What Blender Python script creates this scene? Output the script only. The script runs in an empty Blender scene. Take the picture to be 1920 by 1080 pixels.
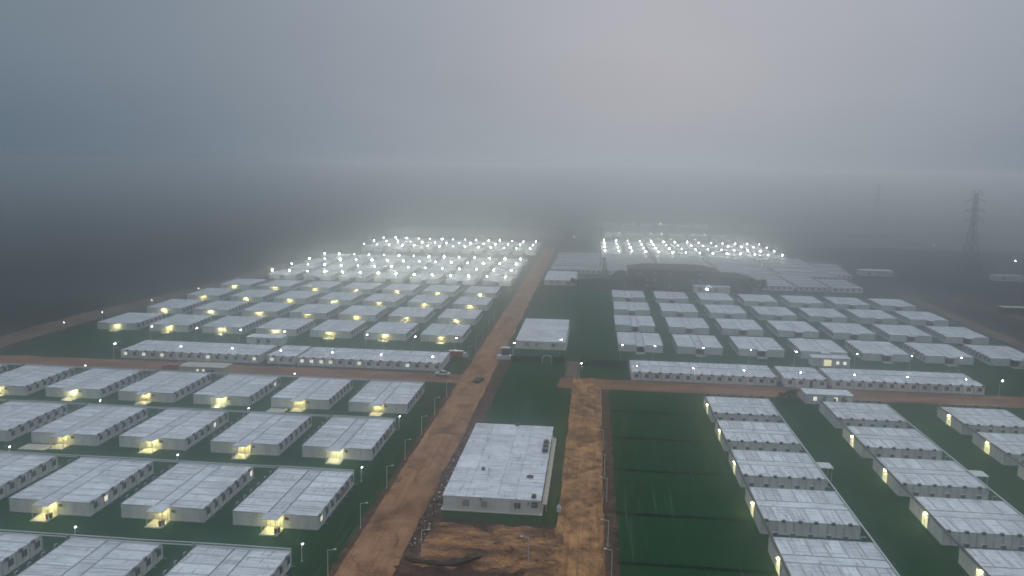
import bpy, math, random
from mathutils import Matrix, Vector, noise

random.seed(7)
scene = bpy.context.scene
COL = scene.collection

# ------------------------------------------------------------------ camera
CAM = Vector((0.0, 0.0, 61.97))
F_PX, PITCH, YAW, ROLL = 1555.7, math.radians(8.353), math.radians(-5.633), math.radians(-1.025)
fw = Vector((math.sin(YAW) * math.cos(PITCH), math.cos(YAW) * math.cos(PITCH), -math.sin(PITCH)))
r0 = Vector((math.cos(YAW), -math.sin(YAW), 0.0))
d0 = fw.cross(r0)
rt = math.cos(ROLL) * r0 + math.sin(ROLL) * d0
dn = -math.sin(ROLL) * r0 + math.cos(ROLL) * d0
cd = bpy.data.cameras.new('camera')
cd.sensor_width = 36.0
cd.lens = F_PX / 1920.0 * 36.0
cd.clip_start = 0.5
cd.clip_end = 12000.0
cam = bpy.data.objects.new('camera', cd)
cam.matrix_world = Matrix(((rt.x, -dn.x, -fw.x, CAM.x), (rt.y, -dn.y, -fw.y, CAM.y),
                           (rt.z, -dn.z, -fw.z, CAM.z), (0, 0, 0, 1)))
COL.objects.link(cam)
scene.camera = cam


def in_view(pts, pad=12):
    us, vs = [], []
    for p in pts:
        q = Vector(p) - CAM
        z = q.dot(fw)
        if z < 1:
            continue
        us.append(960 + F_PX * q.dot(rt) / z)
        vs.append(540 + F_PX * q.dot(dn) / z)
    if not us:
        return False
    return max(us) > -pad and min(us) < 1920 + pad and max(vs) > -pad and min(vs) < 1080 + pad


# ------------------------------------------------------------------ world: dusk overcast
world = bpy.data.worlds.new('World')
scene.world = world
world.use_nodes = True
nt = world.node_tree
nt.nodes.clear()
N = nt.nodes.new
L = nt.links.new


def wmath(op, a, b=None, c=None):
    n = N('ShaderNodeMath')
    n.operation = op
    for i, v in enumerate((a, b, c)):
        if v is None:
            continue
        if isinstance(v, (int, float)):
            n.inputs[i].default_value = v
        else:
            L(v, n.inputs[i])
    return n.outputs[0]


wout = N('ShaderNodeOutputWorld')
bg = N('ShaderNodeBackground')
sky = N('ShaderNodeTexSky')
sky.sky_type = 'NISHITA'
sky.sun_disc = False
sky.sun_elevation = math.radians(6)
sky.sun_rotation = math.radians(4)
sky.dust_density = 6.0
sky.air_density = 2.0
tc = N('ShaderNodeTexCoord')
sp = N('ShaderNodeSeparateXYZ')
L(tc.outputs['Generated'], sp.inputs[0])
hx, hy, hz = sp.outputs
hl = wmath('SQRT', wmath('ADD', wmath('ADD', wmath('MULTIPLY', hx, hx), wmath('MULTIPLY', hy, hy)), 1e-6))


def lobe(az_deg, base, width):
    a = math.radians(az_deg)
    c = wmath('DIVIDE', wmath('ADD', wmath('MULTIPLY', hx, math.sin(a)), wmath('MULTIPLY', hy, math.cos(a))), hl)
    e = wmath('EXPONENT', wmath('DIVIDE', wmath('SUBTRACT', c, 1.0), width))
    return wmath('ADD', wmath('MULTIPLY', e, 1.0 - base), base)


def mixw(f, a, b):
    n = N('ShaderNodeMix')
    n.data_type = 'RGBA'
    L(f, n.inputs[0])
    L(a, n.inputs[6])
    L(b, n.inputs[7])
    return n.outputs[2]


def mrange(v, a, b):
    n = N('ShaderNodeMapRange')
    n.interpolation_type = 'SMOOTHSTEP'
    L(v, n.inputs[0])
    n.inputs[1].default_value = a
    n.inputs[2].default_value = b
    return n.outputs[0]


def cmix(f, a, b):
    n = N('ShaderNodeMix')
    n.data_type = 'RGBA'
    L(f, n.inputs[0])
    n.inputs[6].default_value = (*a, 1)
    n.inputs[7].default_value = (*b, 1)
    return n.outputs[2]


low = cmix(lobe(3.0, 0.0, 0.10), (0.092, 0.135, 0.185), (0.345, 0.385, 0.42))
high = cmix(lobe(8.0, 0.0, 0.18), (0.130, 0.185, 0.235), (0.378, 0.412, 0.472))
zen = cmix(lobe(8.0, 0.0, 0.6), (0.60, 0.66, 0.75), (0.72, 0.78, 0.87))

# slow cloud-layer unevenness
nz = N('ShaderNodeTexNoise')
nz.inputs['Scale'].default_value = 3.2
nz.inputs['Detail'].default_value = 2.0
mp = N('ShaderNodeMapping')
mp.inputs['Scale'].default_value = (1, 1, 3.0)
L(tc.outputs['Generated'], mp.inputs[0])
L(mp.outputs[0], nz.inputs[0])
un = wmath('ADD', wmath('MULTIPLY', nz.outputs[0], 0.14), 0.93)
grad = mixw(mrange(hz, 0.15, 0.75), mixw(mrange(hz, -0.035, 0.18), low, high), zen)
sc1 = N('ShaderNodeVectorMath')
sc1.operation = 'SCALE'
L(grad, sc1.inputs[0])
L(un, sc1.inputs['Scale'])
sk = N('ShaderNodeVectorMath')
sk.operation = 'SCALE'
L(sky.outputs[0], sk.inputs[0])
sk.inputs['Scale'].default_value = 0.0015
ad = N('ShaderNodeVectorMath')
ad.operation = 'ADD'
L(sc1.outputs[0], ad.inputs[0])
L(sk.outputs[0], ad.inputs[1])
L(ad.outputs[0], bg.inputs[0])
bg.inputs[1].default_value = 1.0
L(bg.outputs[0], wout.inputs[0])

# the last of the day's sun, diffused by the cloud
sd = bpy.data.lights.new('sun', 'SUN')
sd.energy = 0.12
sd.angle = math.radians(60)
sd.color = (1.0, 0.96, 0.92)
so = bpy.data.objects.new('sun', sd)
so.rotation_euler = (math.radians(-70), 0, math.radians(-4))
COL.objects.link(so)

vs_ = scene.view_settings
vs_.view_transform = 'Standard'
vs_.look = 'None'
vs_.exposure = 0.0
vs_.gamma = 1.0
vs_.use_curve_mapping = False
cy = scene.cycles
cy.use_denoising = True
cy.max_bounces = 18
cy.diffuse_bounces = 3
cy.glossy_bounces = 2
cy.transmission_bounces = 4
cy.volume_bounces = 16
cy.sample_clamp_indirect = 4.0
cy.use_light_tree = True
cy.caustics_reflective = False
cy.caustics_refractive = False

# ------------------------------------------------------------------ materials
MATS = {}


def new_mat(name):
    m = bpy.data.materials.new(name)
    m.use_nodes = True
    MATS[name] = m
    return m, m.node_tree, m.node_tree.nodes['Principled BSDF']


def nmath(t, op, a, b=None, clamp=False):
    n = t.nodes.new('ShaderNodeMath')
    n.operation = op
    n.use_clamp = clamp
    for i, v in enumerate((a, b)):
        if v is None:
            continue
        if isinstance(v, (int, float)):
            n.inputs[i].default_value = v
        else:
            t.links.new(v, n.inputs[i])
    return n.outputs[0]


def nnoise(t, scale, detail=3.0, rough=0.55, stretch=(1, 1, 1), world=True, dist=0.0):
    if world:
        g = t.nodes.new('ShaderNodeNewGeometry')
        src = g.outputs['Position']
    else:
        g = t.nodes.new('ShaderNodeTexCoord')
        src = g.outputs['Object']
    mp_ = t.nodes.new('ShaderNodeMapping')
    mp_.inputs['Scale'].default_value = stretch
    t.links.new(src, mp_.inputs[0])
    n = t.nodes.new('ShaderNodeTexNoise')
    n.inputs['Scale'].default_value = scale
    n.inputs['Detail'].default_value = detail
    n.inputs['Roughness'].default_value = rough
    n.inputs['Distortion'].default_value = dist
    t.links.new(mp_.outputs[0], n.inputs[0])
    return n.outputs[0]


def nramp(t, fac, stops):
    r = t.nodes.new('ShaderNodeValToRGB')
    els = r.color_ramp.elements
    while len(els) < len(stops):
        els.new(0.5)
    for e, (p, c) in zip(els, stops):
        e.position = p
        e.color = (c[0], c[1], c[2], 1)
    t.links.new(fac, r.inputs[0])
    return r.outputs[0]


def nmix(t, fac, a, b, mode='MIX'):
    n = t.nodes.new('ShaderNodeMix')
    n.data_type = 'RGBA'
    n.blend_type = mode
    for s, v in ((n.inputs[0], fac), (n.inputs[6], a), (n.inputs[7], b)):
        if isinstance(v, (int, float)):
            s.default_value = v
        elif isinstance(v, tuple):
            s.default_value = (v[0], v[1], v[2], 1)
        else:
            t.links.new(v, s)
    return n.outputs[2]


def nbump(t, b, h, strength, dist=0.05):
    n = t.nodes.new('ShaderNodeBump')
    n.inputs['Strength'].default_value = strength
    n.inputs['Distance'].default_value = dist
    t.links.new(h, n.inputs['Height'])
    t.links.new(n.outputs[0], b.inputs['Normal'])


def objrand(t):
    return t.nodes.new('ShaderNodeObjectInfo').outputs['Random']


def painted(name, col, dirt, rough=0.5, var=0.2, dirt_scale=0.9, stretch=(1, 1, 1), amount=(0.45, 0.75)):
    """weathered paint with its own stains"""
    m, t, b = new_mat(name)
    d = nnoise(t, dirt_scale, 5, 0.65, stretch, dist=0.4)
    d2 = nnoise(t, dirt_scale * 7, 3, 0.6, stretch)
    f = nramp(t, nmath(t, 'ADD', nmath(t, 'MULTIPLY', d, 0.7), nmath(t, 'MULTIPLY', d2, 0.3)),
              [(amount[0], (0, 0, 0)), (amount[1], (1, 1, 1))])
    c = nmix(t, f, col, dirt)
    k = nmath(t, 'ADD', nmath(t, 'MULTIPLY', objrand(t), var), 1.0 - var * 0.5)
    n = t.nodes.new('ShaderNodeVectorMath')
    n.operation = 'SCALE'
    t.links.new(c, n.inputs[0])
    t.links.new(k, n.inputs['Scale'])
    t.links.new(n.outputs[0], b.inputs['Base Color'])
    b.inputs['Roughness'].default_value = rough
    return m, t, b


def plain(name, col, rough=0.5, metal=0.0):
    m, t, b = new_mat(name)
    n = nnoise(t, 2.5, 3)
    t.links.new(nmix(t, nmath(t, 'MULTIPLY', n, 0.5), col, tuple(c * 0.7 for c in col)), b.inputs['Base Color'])
    b.inputs['Roughness'].default_value = rough
    b.inputs['Metallic'].default_value = metal
    return m


def glow(name, col, strength):
    m, t, b = new_mat(name)
    b.inputs['Base Color'].default_value = (0.8, 0.8, 0.8, 1)
    b.inputs['Emission Color'].default_value = (*col, 1)
    b.inputs['Emission Strength'].default_value = strength
    return m


# roof sheet: pale painted steel, fine dirt lines along each container, patched sheets and a few spots
def onoise(t, scale, detail, rough, stretch, seed, dist=0.0):
    oi = t.nodes.new('ShaderNodeObjectInfo')
    tc_ = t.nodes.new('ShaderNodeTexCoord')
    sc_ = t.nodes.new('ShaderNodeVectorMath')
    sc_.operation = 'SCALE'
    sc_.inputs['Scale'].default_value = 0.731 + seed
    t.links.new(oi.outputs['Location'], sc_.inputs[0])
    mp_ = t.nodes.new('ShaderNodeMapping')
    mp_.inputs['Scale'].default_value = stretch
    t.links.new(tc_.outputs['Object'], mp_.inputs[0])
    ad_ = t.nodes.new('ShaderNodeVectorMath')
    ad_.operation = 'ADD'
    t.links.new(mp_.outputs[0], ad_.inputs[0])
    t.links.new(sc_.outputs[0], ad_.inputs[1])
    n = t.nodes.new('ShaderNodeTexNoise')
    n.inputs['Scale'].default_value = scale
    n.inputs['Detail'].default_value = detail
    n.inputs['Roughness'].default_value = rough
    n.inputs['Distortion'].default_value = dist
    t.links.new(ad_.outputs[0], n.inputs[0])
    return n.outputs[0]


def sheet_metal(name, light, dark, var):
    m, t, b = new_mat(name)
    lines = onoise(t, 1.0, 4, 0.65, (0.16, 2.4, 1), 0.1)
    soft = onoise(t, 0.35, 3, 0.5, (1, 1, 1), 0.3)
    cross = onoise(t, 1.0, 3, 0.6, (2.0, 0.22, 1), 0.7)
    spots = onoise(t, 1.3, 5, 0.75, (1, 1, 1), 1.1, 0.8)
    c = nmix(t, nramp(t, soft, [(0.40, (0, 0, 0)), (0.66, (0.55, 0.55, 0.55))]), light, dark)
    c = nmix(t, nramp(t, lines, [(0.53, (0, 0, 0)), (0.62, (0.75, 0.75, 0.75))]), c, tuple(v * 0.68 for v in dark))
    c = nmix(t, nramp(t, cross, [(0.60, (0, 0, 0)), (0.66, (0.65, 0.65, 0.65))]), c, tuple(v * 0.45 for v in dark))
    c = nmix(t, nramp(t, spots, [(0.655, (0, 0, 0)), (0.69, (0.85, 0.85, 0.85))]), c, (0.07, 0.07, 0.08))
    k = nmath(t, 'ADD', nmath(t, 'MULTIPLY', objrand(t), var), 1.0 - var * 0.6)
    n = t.nodes.new('ShaderNodeVectorMath')
    n.operation = 'SCALE'
    t.links.new(c, n.inputs[0])
    t.links.new(k, n.inputs['Scale'])
    t.links.new(n.outputs[0], b.inputs['Base Color'])
    b.inputs['Roughness'].default_value = 0.5


sheet_metal('roof', (0.84, 0.865, 0.90), (0.54, 0.565, 0.61), 0.24)
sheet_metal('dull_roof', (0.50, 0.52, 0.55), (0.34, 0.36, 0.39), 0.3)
sheet_metal('corridor', (0.78, 0.81, 0.85), (0.44, 0.47, 0.51), 0.2)
m, t, b = painted('wall', (0.73, 0.73, 0.70), (0.44, 0.43, 0.39), 0.5, 0.16, 0.8, (1, 1, 0.25))
wv = t.nodes.new('ShaderNodeTexWave')
wv.wave_type = 'BANDS'
wv.bands_direction = 'DIAGONAL'
wv.inputs['Scale'].default_value = 3.0
tcg = t.nodes.new('ShaderNodeTexCoord')
mpw = t.nodes.new('ShaderNodeMapping')
mpw.inputs['Scale'].default_value = (1, 1, 0)
t.links.new(tcg.outputs['Object'], mpw.inputs[0])
t.links.new(mpw.outputs[0], wv.inputs[0])
nbump(t, b, wv.outputs[1], 0.5, 0.03)
painted('frame', (0.60, 0.62, 0.63), (0.30, 0.30, 0.30), 0.45, 0.1, 1.2, (1, 1, 1))
painted('cream_wall', (0.70, 0.66, 0.57), (0.46, 0.42, 0.34), 0.6, 0.06, 0.7)
painted('cream', (0.55, 0.50, 0.38), (0.34, 0.29, 0.20), 0.6, 0.08, 0.7)
painted('cream_roof', (0.56, 0.53, 0.45), (0.36, 0.33, 0.27), 0.6, 0.08, 0.5)
plain('skirt', (0.06, 0.06, 0.055), 0.9)
plain('unit_case', (0.26, 0.28, 0.31), 0.5)
plain('unit_grille', (0.018, 0.02, 0.025), 0.6)
plain('glass', (0.045, 0.052, 0.058), 0.15)
plain('window_frame', (0.33, 0.34, 0.35), 0.5)
plain('pipe', (0.55, 0.57, 0.56), 0.5)
plain('tray', (0.05, 0.055, 0.05), 0.6)
plain('pole', (0.62, 0.63, 0.63), 0.45)
plain('steel', (0.16, 0.17, 0.18), 0.6, 0.2)
plain('hazed_steel', (0.34, 0.36, 0.38), 0.6)  # paler steel for the far pylons, haze fade painted into the colour
plain('porch_floor', (0.62, 0.60, 0.54), 0.6)
plain('porch_wall', (0.80, 0.79, 0.72), 0.5)
plain('sign_olive', (0.10, 0.12, 0.02), 0.5)
plain('sign_dark', (0.02, 0.025, 0.045), 0.4)
plain('white_paint', (0.75, 0.76, 0.76), 0.35)
plain('red_banner', (0.36, 0.06, 0.06), 0.5)
plain('bin', (0.07, 0.045, 0.03), 0.6)
plain('blue', (0.05, 0.07, 0.22), 0.5)
plain('orange', (0.40, 0.12, 0.04), 0.5)
plain('car_grey', (0.05, 0.055, 0.065), 0.3)
plain('rubber', (0.02, 0.02, 0.02), 0.8)
plain('dark_fence', (0.02, 0.035, 0.03), 0.8)
plain('tarp', (0.03, 0.025, 0.024), 0.6)
plain('bark', (0.06, 0.045, 0.035), 0.9)
painted('leaf', (0.035, 0.06, 0.022), (0.02, 0.03, 0.012), 0.7, 0.3, 0.8)
painted('leaf_yellow', (0.10, 0.11, 0.025), (0.04, 0.05, 0.012), 0.7, 0.3, 0.8)
painted('dark_wall', (0.10, 0.105, 0.105), (0.05, 0.05, 0.05), 0.8, 0.1, 0.3)
painted('dark_roof', (0.045, 0.048, 0.055), (0.025, 0.025, 0.03), 0.8, 0.1, 0.3)
plain('pane_pale', (0.30, 0.32, 0.34), 0.3)
glow('porch_light', (1.0, 0.87, 0.33), 150.0)
glow('porch_light_dim', (1.0, 0.84, 0.30), 95.0)
glow('porch_light_white', (1.0, 0.92, 0.46), 150.0)
glow('door_light', (1.0, 0.92, 0.42), 0.85)
glow('window_light', (1.0, 0.95, 0.72), 0.95)
glow('street_light', (0.88, 0.94, 1.0), 70.0)
glow('garden_light', (0.95, 0.97, 0.92), 28.0)
glow('flood_light', (0.99, 1.0, 0.80), 72.0)
glow('flood_light_warm', (1.0, 0.98, 0.80), 38.0)
glow('flood_light_dim', (0.94, 1.0, 0.92), 26.0)
glow('faint_light', (0.95, 1.0, 0.90), 22.0)


def net(name, c1, c2):
    m, t, b = new_mat(name)
    a = nnoise(t, 0.07, 4, 0.6)
    s = nnoise(t, 0.9, 3, 0.6, (2.2, 0.035, 1), dist=0.25)
    f = nnoise(t, 5.0, 3, 0.7)
    c = nmix(t, nramp(t, a, [(0.35, (0, 0, 0)), (0.7, (1, 1, 1))]), c1, c2)
    c = nmix(t, nramp(t, s, [(0.585, (0, 0, 0)), (0.69, (0.6, 0.6, 0.6))]), c, (0.085, 0.16, 0.105))
    c = nmix(t, nramp(t, f, [(0.5, (0, 0, 0)), (0.8, (0.5, 0.5, 0.5))]), c, (0.015, 0.03, 0.02))
    w_ = nnoise(t, 0.11, 6, 0.7, dist=0.8)
    c = nmix(t, nramp(t, w_, [(0.60, (0, 0, 0)), (0.72, (0.6, 0.6, 0.6))]), c, (0.055, 0.048, 0.032))
    t.links.new(c, b.inputs['Base Color'])
    b.inputs['Roughness'].default_value = 0.85
    b.inputs['Specular IOR Level'].default_value = 0.08
    nbump(t, b, nmath(t, 'ADD', f, nmath(t, 'MULTIPLY', s, 2.0)), 0.5, 0.08)
    return m


net('netting', (0.005, 0.050, 0.018), (0.011, 0.066, 0.024))
net('grass_green', (0.018, 0.060, 0.016), (0.032, 0.085, 0.024))
net('netting_fold', (0.003, 0.009, 0.007), (0.005, 0.012, 0.009))


def dirt(name, light, mid, dark, stretch, sc=0.22, tracks=0.0, stops=(0.38, 0.5, 0.63)):
    m, t, b = new_mat(name)
    a = nnoise(t, sc, 6, 0.62, stretch, dist=0.6)
    f = nnoise(t, 2.2, 5, 0.7, (stretch[0], stretch[1] * 0.5 + 0.5, 1))
    v = nmath(t, 'ADD', nmath(t, 'MULTIPLY', a, 0.66), nmath(t, 'MULTIPLY', f, 0.34))
    c = nramp(t, v, [(stops[0], dark), (stops[1], mid), (stops[2], light)])
    p_ = nnoise(t, sc * 0.35, 4, 0.6, stretch, dist=1.0)
    c = nmix(t, nramp(t, p_, [(0.52, (0, 0, 0)), (0.66, (0.55, 0.55, 0.55))]), c, dark)
    if tracks:
        s = nnoise(t, 1.0, 3, 0.6, (1.6 if tracks == 1 else 0.03, 0.03 if tracks == 1 else 1.6, 1), dist=0.3)
        c = nmix(t, nramp(t, s, [(0.5, (0, 0, 0)), (0.68, (0.55, 0.55, 0.55))]), c, dark)
    t.links.new(c, b.inputs['Base Color'])
    b.inputs['Roughness'].default_value = 0.9
    b.inputs['Specular IOR Level'].default_value = 0.12
    nbump(t, b, v, 0.45, 0.2)
    return m


dirt('dirt_road', (0.50, 0.285, 0.165), (0.37, 0.20, 0.112), (0.15, 0.082, 0.052), (1, 0.6, 1), 0.22, 1, (0.38, 0.5, 0.64))
dirt('dirt_cross', (0.42, 0.21, 0.12), (0.29, 0.145, 0.088), (0.13, 0.075, 0.052), (0.3, 1, 1), 0.25, 2)
dirt('dirt_red', (0.60, 0.33, 0.15), (0.38, 0.195, 0.09), (0.13, 0.072, 0.045), (1.0, 0.7, 1), 0.34, 1, (0.39, 0.5, 0.62))
dirt('dirt_yard', (0.62, 0.32, 0.125), (0.22, 0.12, 0.07), (0.045, 0.032, 0.028), (0.6, 1.1, 1), 0.3)
dirt('verge', (0.17, 0.11, 0.08), (0.09, 0.06, 0.048), (0.03, 0.024, 0.022), (1, 1, 1), 0.5)
dirt('mud', (0.17, 0.095, 0.065), (0.085, 0.052, 0.042), (0.03, 0.022, 0.02), (0.6, 1, 1), 0.3)
dirt('land', (0.062, 0.068, 0.068), (0.038, 0.046, 0.046), (0.018, 0.024, 0.024), (1, 1, 1), 0.018)
dirt('track', (0.24, 0.17, 0.13), (0.17, 0.12, 0.095), (0.07, 0.055, 0.045), (0.8, 0.5, 1), 0.12, 1)


# ------------------------------------------------------------------ mesh helpers
class MB:
    def __init__(self):
        self.v, self.f, self.m, self.names = [], [], [], []

    def mi(self, mat):
        if mat not in self.names:
            self.names.append(mat)
        return self.names.index(mat)

    def box(self, x0, x1, y0, y1, z0, z1, mat):
        i = len(self.v)
        self.v += [(x0, y0, z0), (x1, y0, z0), (x1, y1, z0), (x0, y1, z0),
                   (x0, y0, z1), (x1, y0, z1), (x1, y1, z1), (x0, y1, z1)]
        k = self.mi(mat)
        for q in ((0, 3, 2, 1), (4, 5, 6, 7), (0, 1, 5, 4), (1, 2, 6, 5), (2, 3, 7, 6), (3, 0, 4, 7)):
            self.f.append(tuple(i + a for a in q))
            self.m.append(k)
        return self

    def cyl(self, p0, p1, ra, mat, rb=None, n=8, caps=True):
        p0, p1 = Vector(p0), Vector(p1)
        rb = ra if rb is None else rb
        d = (p1 - p0).normalized()
        a = d.orthogonal().normalized()
        c = d.cross(a)
        i = len(self.v)
        k = self.mi(mat)
        for p, r in ((p0, ra), (p1, rb)):
            for j in range(n):
                an = 2 * math.pi * j / n
                self.v.append(tuple(p + a * (r * math.cos(an)) + c * (r * math.sin(an))))
        for j in range(n):
            j2 = (j + 1) % n
            self.f.append((i + j, i + j2, i + n + j2, i + n + j))
            self.m.append(k)
        if caps:
            self.f.append(tuple(i + j for j in reversed(range(n))))
            self.f.append(tuple(i + n + j for j in range(n)))
            self.m += [k, k]
        return self

    def ball(self, c, r, mat, n=8, rings=5, sz=1.0):
        i = len(self.v)
        k = self.mi(mat)
        for a in range(rings + 1):
            th = math.pi * a / rings
            for j in range(n):
                ph = 2 * math.pi * j / n
                self.v.append((c[0] + r * math.sin(th) * math.cos(ph), c[1] + r * math.sin(th) * math.sin(ph),
                               c[2] + r * sz * math.cos(th)))
        for a in range(rings):
            for j in range(n):
                j2 = (j + 1) % n
                self.f.append((i + a * n + j, i + (a + 1) * n + j, i + (a + 1) * n + j2, i + a * n + j2))
                self.m.append(k)
        return self

    def poly(self, pts, mat):
        i = len(self.v)
        self.v += [tuple(p) for p in pts]
        self.f.append(tuple(range(i, i + len(pts))))
        self.m.append(self.mi(mat))
        return self

    def prism(self, prof, y0, y1, mat):
        """closed x-z outline pushed along y"""
        n = len(prof)
        i = len(self.v)
        k = self.mi(mat)
        for y in (y0, y1):
            self.v += [(p[0], y, p[1]) for p in prof]
        for j in range(n):
            j2 = (j + 1) % n
            self.f.append((i + j, i + j2, i + n + j2, i + n + j))
            self.m.append(k)
        self.f.append(tuple(i + j for j in reversed(range(n))))
        self.f.append(tuple(i + n + j for j in range(n)))
        self.m += [k, k]
        return self

    def mesh(self, name):
        me = bpy.data.meshes.new(name)
        me.from_pydata(self.v, [], self.f)
        for nm in self.names:
            me.materials.append(MATS[nm])
        me.polygons.foreach_set('material_index', self.m)
        me.update()
        return me


def put(name, me, parent=None, loc=(0, 0, 0), rz=0.0, label=None, cat=None, group=None, kind=None):
    o = bpy.data.objects.new(name, me)
    o.location = loc
    if rz:
        o.rotation_euler = (0, 0, rz)
    if parent is not None:
        o.parent = parent
    if label:
        o['label'] = label
    if cat:
        o['category'] = cat
    if group:
        o['group'] = group
    if kind:
        o['kind'] = kind
    COL.objects.link(o)
    return o


ORD = ['first', 'second', 'third', 'fourth', 'fifth', 'sixth', 'seventh', 'eighth', 'ninth', 'tenth',
       'eleventh', 'twelfth', 'thirteenth', 'fourteenth', 'fifteenth', 'sixteenth']
PI = math.pi

# ------------------------------------------------------------------ ground, roads, netting


def sheet(name, x0, x1, y0, y1, z, mat, step=2.0, amp=0.0, edge=0.0, freq=0.25, kind='structure', parent=None, dome=0.0, label=None):
    nx = max(2, int(abs(x1 - x0) / step))
    ny = max(2, int(abs(y1 - y0) / step))
    vs, fs = [], []
    for j in range(ny + 1):
        for i in range(nx + 1):
            u, w = i / nx, j / ny
            x = x0 + (x1 - x0) * u
            y = y0 + (y1 - y0) * w
            if edge:
                if i in (0, nx):
                    x += edge * (noise.noise((x * 0.3, y * freq, z * 9)) * 1.4 + 0.5 * noise.noise((x, y * freq * 4, 3)))
                if j in (0, ny):
                    y += edge * (noise.noise((x * freq, y * 0.3, z * 7)) * 1.4 + 0.5 * noise.noise((x * freq * 4, y, 3)))
            rim = min(u, 1 - u, w, 1 - w)
            k = min(1.0, rim * 8)
            zz = z
            if amp:
                zz += k * amp * (noise.fractal((x * freq, y * freq, 1.7), 1.0, 2.0, 4) * 0.5 + 0.55)
            if dome:
                zz += dome * (1 - (2 * u - 1) ** 2)
            vs.append((x, y, zz))
    for j in range(ny):
        for i in range(nx):
            a = j * (nx + 1) + i
            fs.append((a, a + 1, a + nx + 2, a + nx + 1))
    me = bpy.data.meshes.new(name)
    me.from_pydata(vs, [], fs)
    me.materials.append(MATS[mat])
    me.polygons.foreach_set('use_smooth', [True] * len(fs))
    me.update()
    return put(name, me, parent, kind=kind, label=label)


sheet('ground', -3000, 3000, -2500, 3500, 0.0, 'land', 200)
dirt('haze_tint_pale', (0.26, 0.25, 0.21), (0.20, 0.195, 0.165), (0.13, 0.13, 0.11), (1, 0.4, 1), 0.02)  # pale far ground: brightness of distant haze put into the colour
dirt('haze_tint_dull', (0.20, 0.19, 0.16), (0.14, 0.135, 0.115), (0.08, 0.08, 0.07), (0.5, 1, 1), 0.02)  # duller tone of the same painted haze
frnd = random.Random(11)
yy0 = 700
for row, dy_ in enumerate((150, 190, 260, 340, 450, 700)):  # sheets added beyond the camp, paler than the land to imitate bright haze
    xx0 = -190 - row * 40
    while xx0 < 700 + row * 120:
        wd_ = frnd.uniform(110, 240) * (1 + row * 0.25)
        sheet('haze_lift_field', xx0, xx0 + wd_ - 10, yy0 + frnd.uniform(0, 25), yy0 + dy_ - 12, 0.03 + 0.004 * (row % 2),
              frnd.choice(('haze_tint_pale', 'haze_tint_pale', 'haze_tint_dull')) if xx0 < 420 else 'haze_tint_dull', 25, 0.0, 8.0, 0.02)
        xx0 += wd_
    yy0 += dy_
# green dust netting laid over the soil between the blocks
nL = sheet('netting_ground', -188, -38.2, 70, 228.6, 0.02, 'netting', 4, 0.02, 1.2)
sheet('netting_ground', -186, -38.2, 238.6, 418, 0.02, 'netting', 4, 0.02, 2.0)
sheet('netting_ground', -28.3, -4.8, 137.5, 262, 0.02, 'netting', 4, 0.02, 0.8)
sheet('netting_ground', -28.3, 150, 262, 420, 0.018, 'netting', 4, 0.02, 2.0)
sheet('netting_ground', -4.0, 11.5, 241.0, 262, 0.022, 'netting', 3, 0.02, 0.5)
sheet('grass_strip', -8.0, -4.9, 140, 200, 0.05, 'grass_green', 1.0, 0.04, 0.5)
nR = sheet('netting_ground', 5.2, 150, 60, 229.5, 0.02, 'netting', 4, 0.02, 0.8)
sheet('netting_ground', 112, 150, 240.5, 262, 0.022, 'netting', 4, 0.02, 1.0)
sheet('verge_ground', -29.3, -25.6, 100, 258, 0.03, 'verge', 1.0, 0.16, 0.7, 0.5)
sheet('verge_ground', -38.9, -37.5, 60, 228, 0.10, 'verge', 0.7, 0.10, 0.35, 0.5)
sheet('verge_ground', -38.9, -37.5, 240, 600, 0.10, 'verge', 0.7, 0.10, 0.35, 0.5)
sheet('verge_ground', 2.6, 5.6, 70, 228, 0.03, 'verge', 1.0, 0.12, 0.6, 0.5)
sheet('dirt_yard', -29.0, -3.0, 70, 136.2, 0.035, 'dirt_yard', 0.6, 0.14, 0.6, 0.5)
sheet('mud_ground', -29.0, -9.0, 70, 119.8, 0.165, 'mud', 0.8, 0.08, 2.2, 0.3)
sheet('dirt_road', -38.3, -29.0, 55, 640, 0.06, 'dirt_road', 1.2, 0.09, 0.5, 0.12, dome=0.12)
sheet('dirt_road', -5.0, 3.3, 70, 240.5, 0.05, 'dirt_red', 0.8, 0.08, 0.22, 0.2, dome=0.05)
sheet('dirt_road', -235, -38.0, 229.0, 239.4, 0.045, 'dirt_cross', 1.5, 0.08, 0.8, 0.2)
sheet('dirt_road', -9.0, 240, 229.2, 240.6, 0.040, 'dirt_cross', 1.5, 0.08, 0.7, 0.2)
sheet('dirt_road', -7.5, -3.6, 240, 262, 0.036, 'track', 1.0, 0.05, 0.5)


def ribbon(name, pts, width, z, mat):
    vs, fs = [], []
    n = len(pts)
    for i, p in enumerate(pts):
        a = Vector(pts[max(0, i - 1)])
        c = Vector(pts[min(n - 1, i + 1)])
        d = (c - a).normalized()
        s = Vector((d.y, -d.x))
        for k in range(5):
            q = Vector(p) + s * width * (k / 4 - 0.5)
            w = noise.noise((q.x * 0.1, q.y * 0.1, 2)) * 1.5 if k in (0, 4) else 0
            vs.append((q.x + s.x * w, q.y + s.y * w, z + 0.05 * noise.noise((q.x, q.y, 5))))
    for i in range(n - 1):
        for k in range(4):
            a = i * 5 + k
            fs.append((a, a + 1, a + 6, a + 5))
    me = bpy.data.meshes.new(name)
    me.from_pydata(vs, [], fs)
    me.materials.append(MATS[mat])
    me.update()
    return put(name, me, kind='structure')


def lerp_pts(pts, step=6.0):
    out = []
    for a, c in zip(pts, pts[1:]):
        a, c = Vector(a), Vector(c)
        k = max(1, int((c - a).length / step))
        out += [tuple(a.lerp(c, i / k)) for i in range(k)]
    return out + [tuple(pts[-1])]


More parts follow.
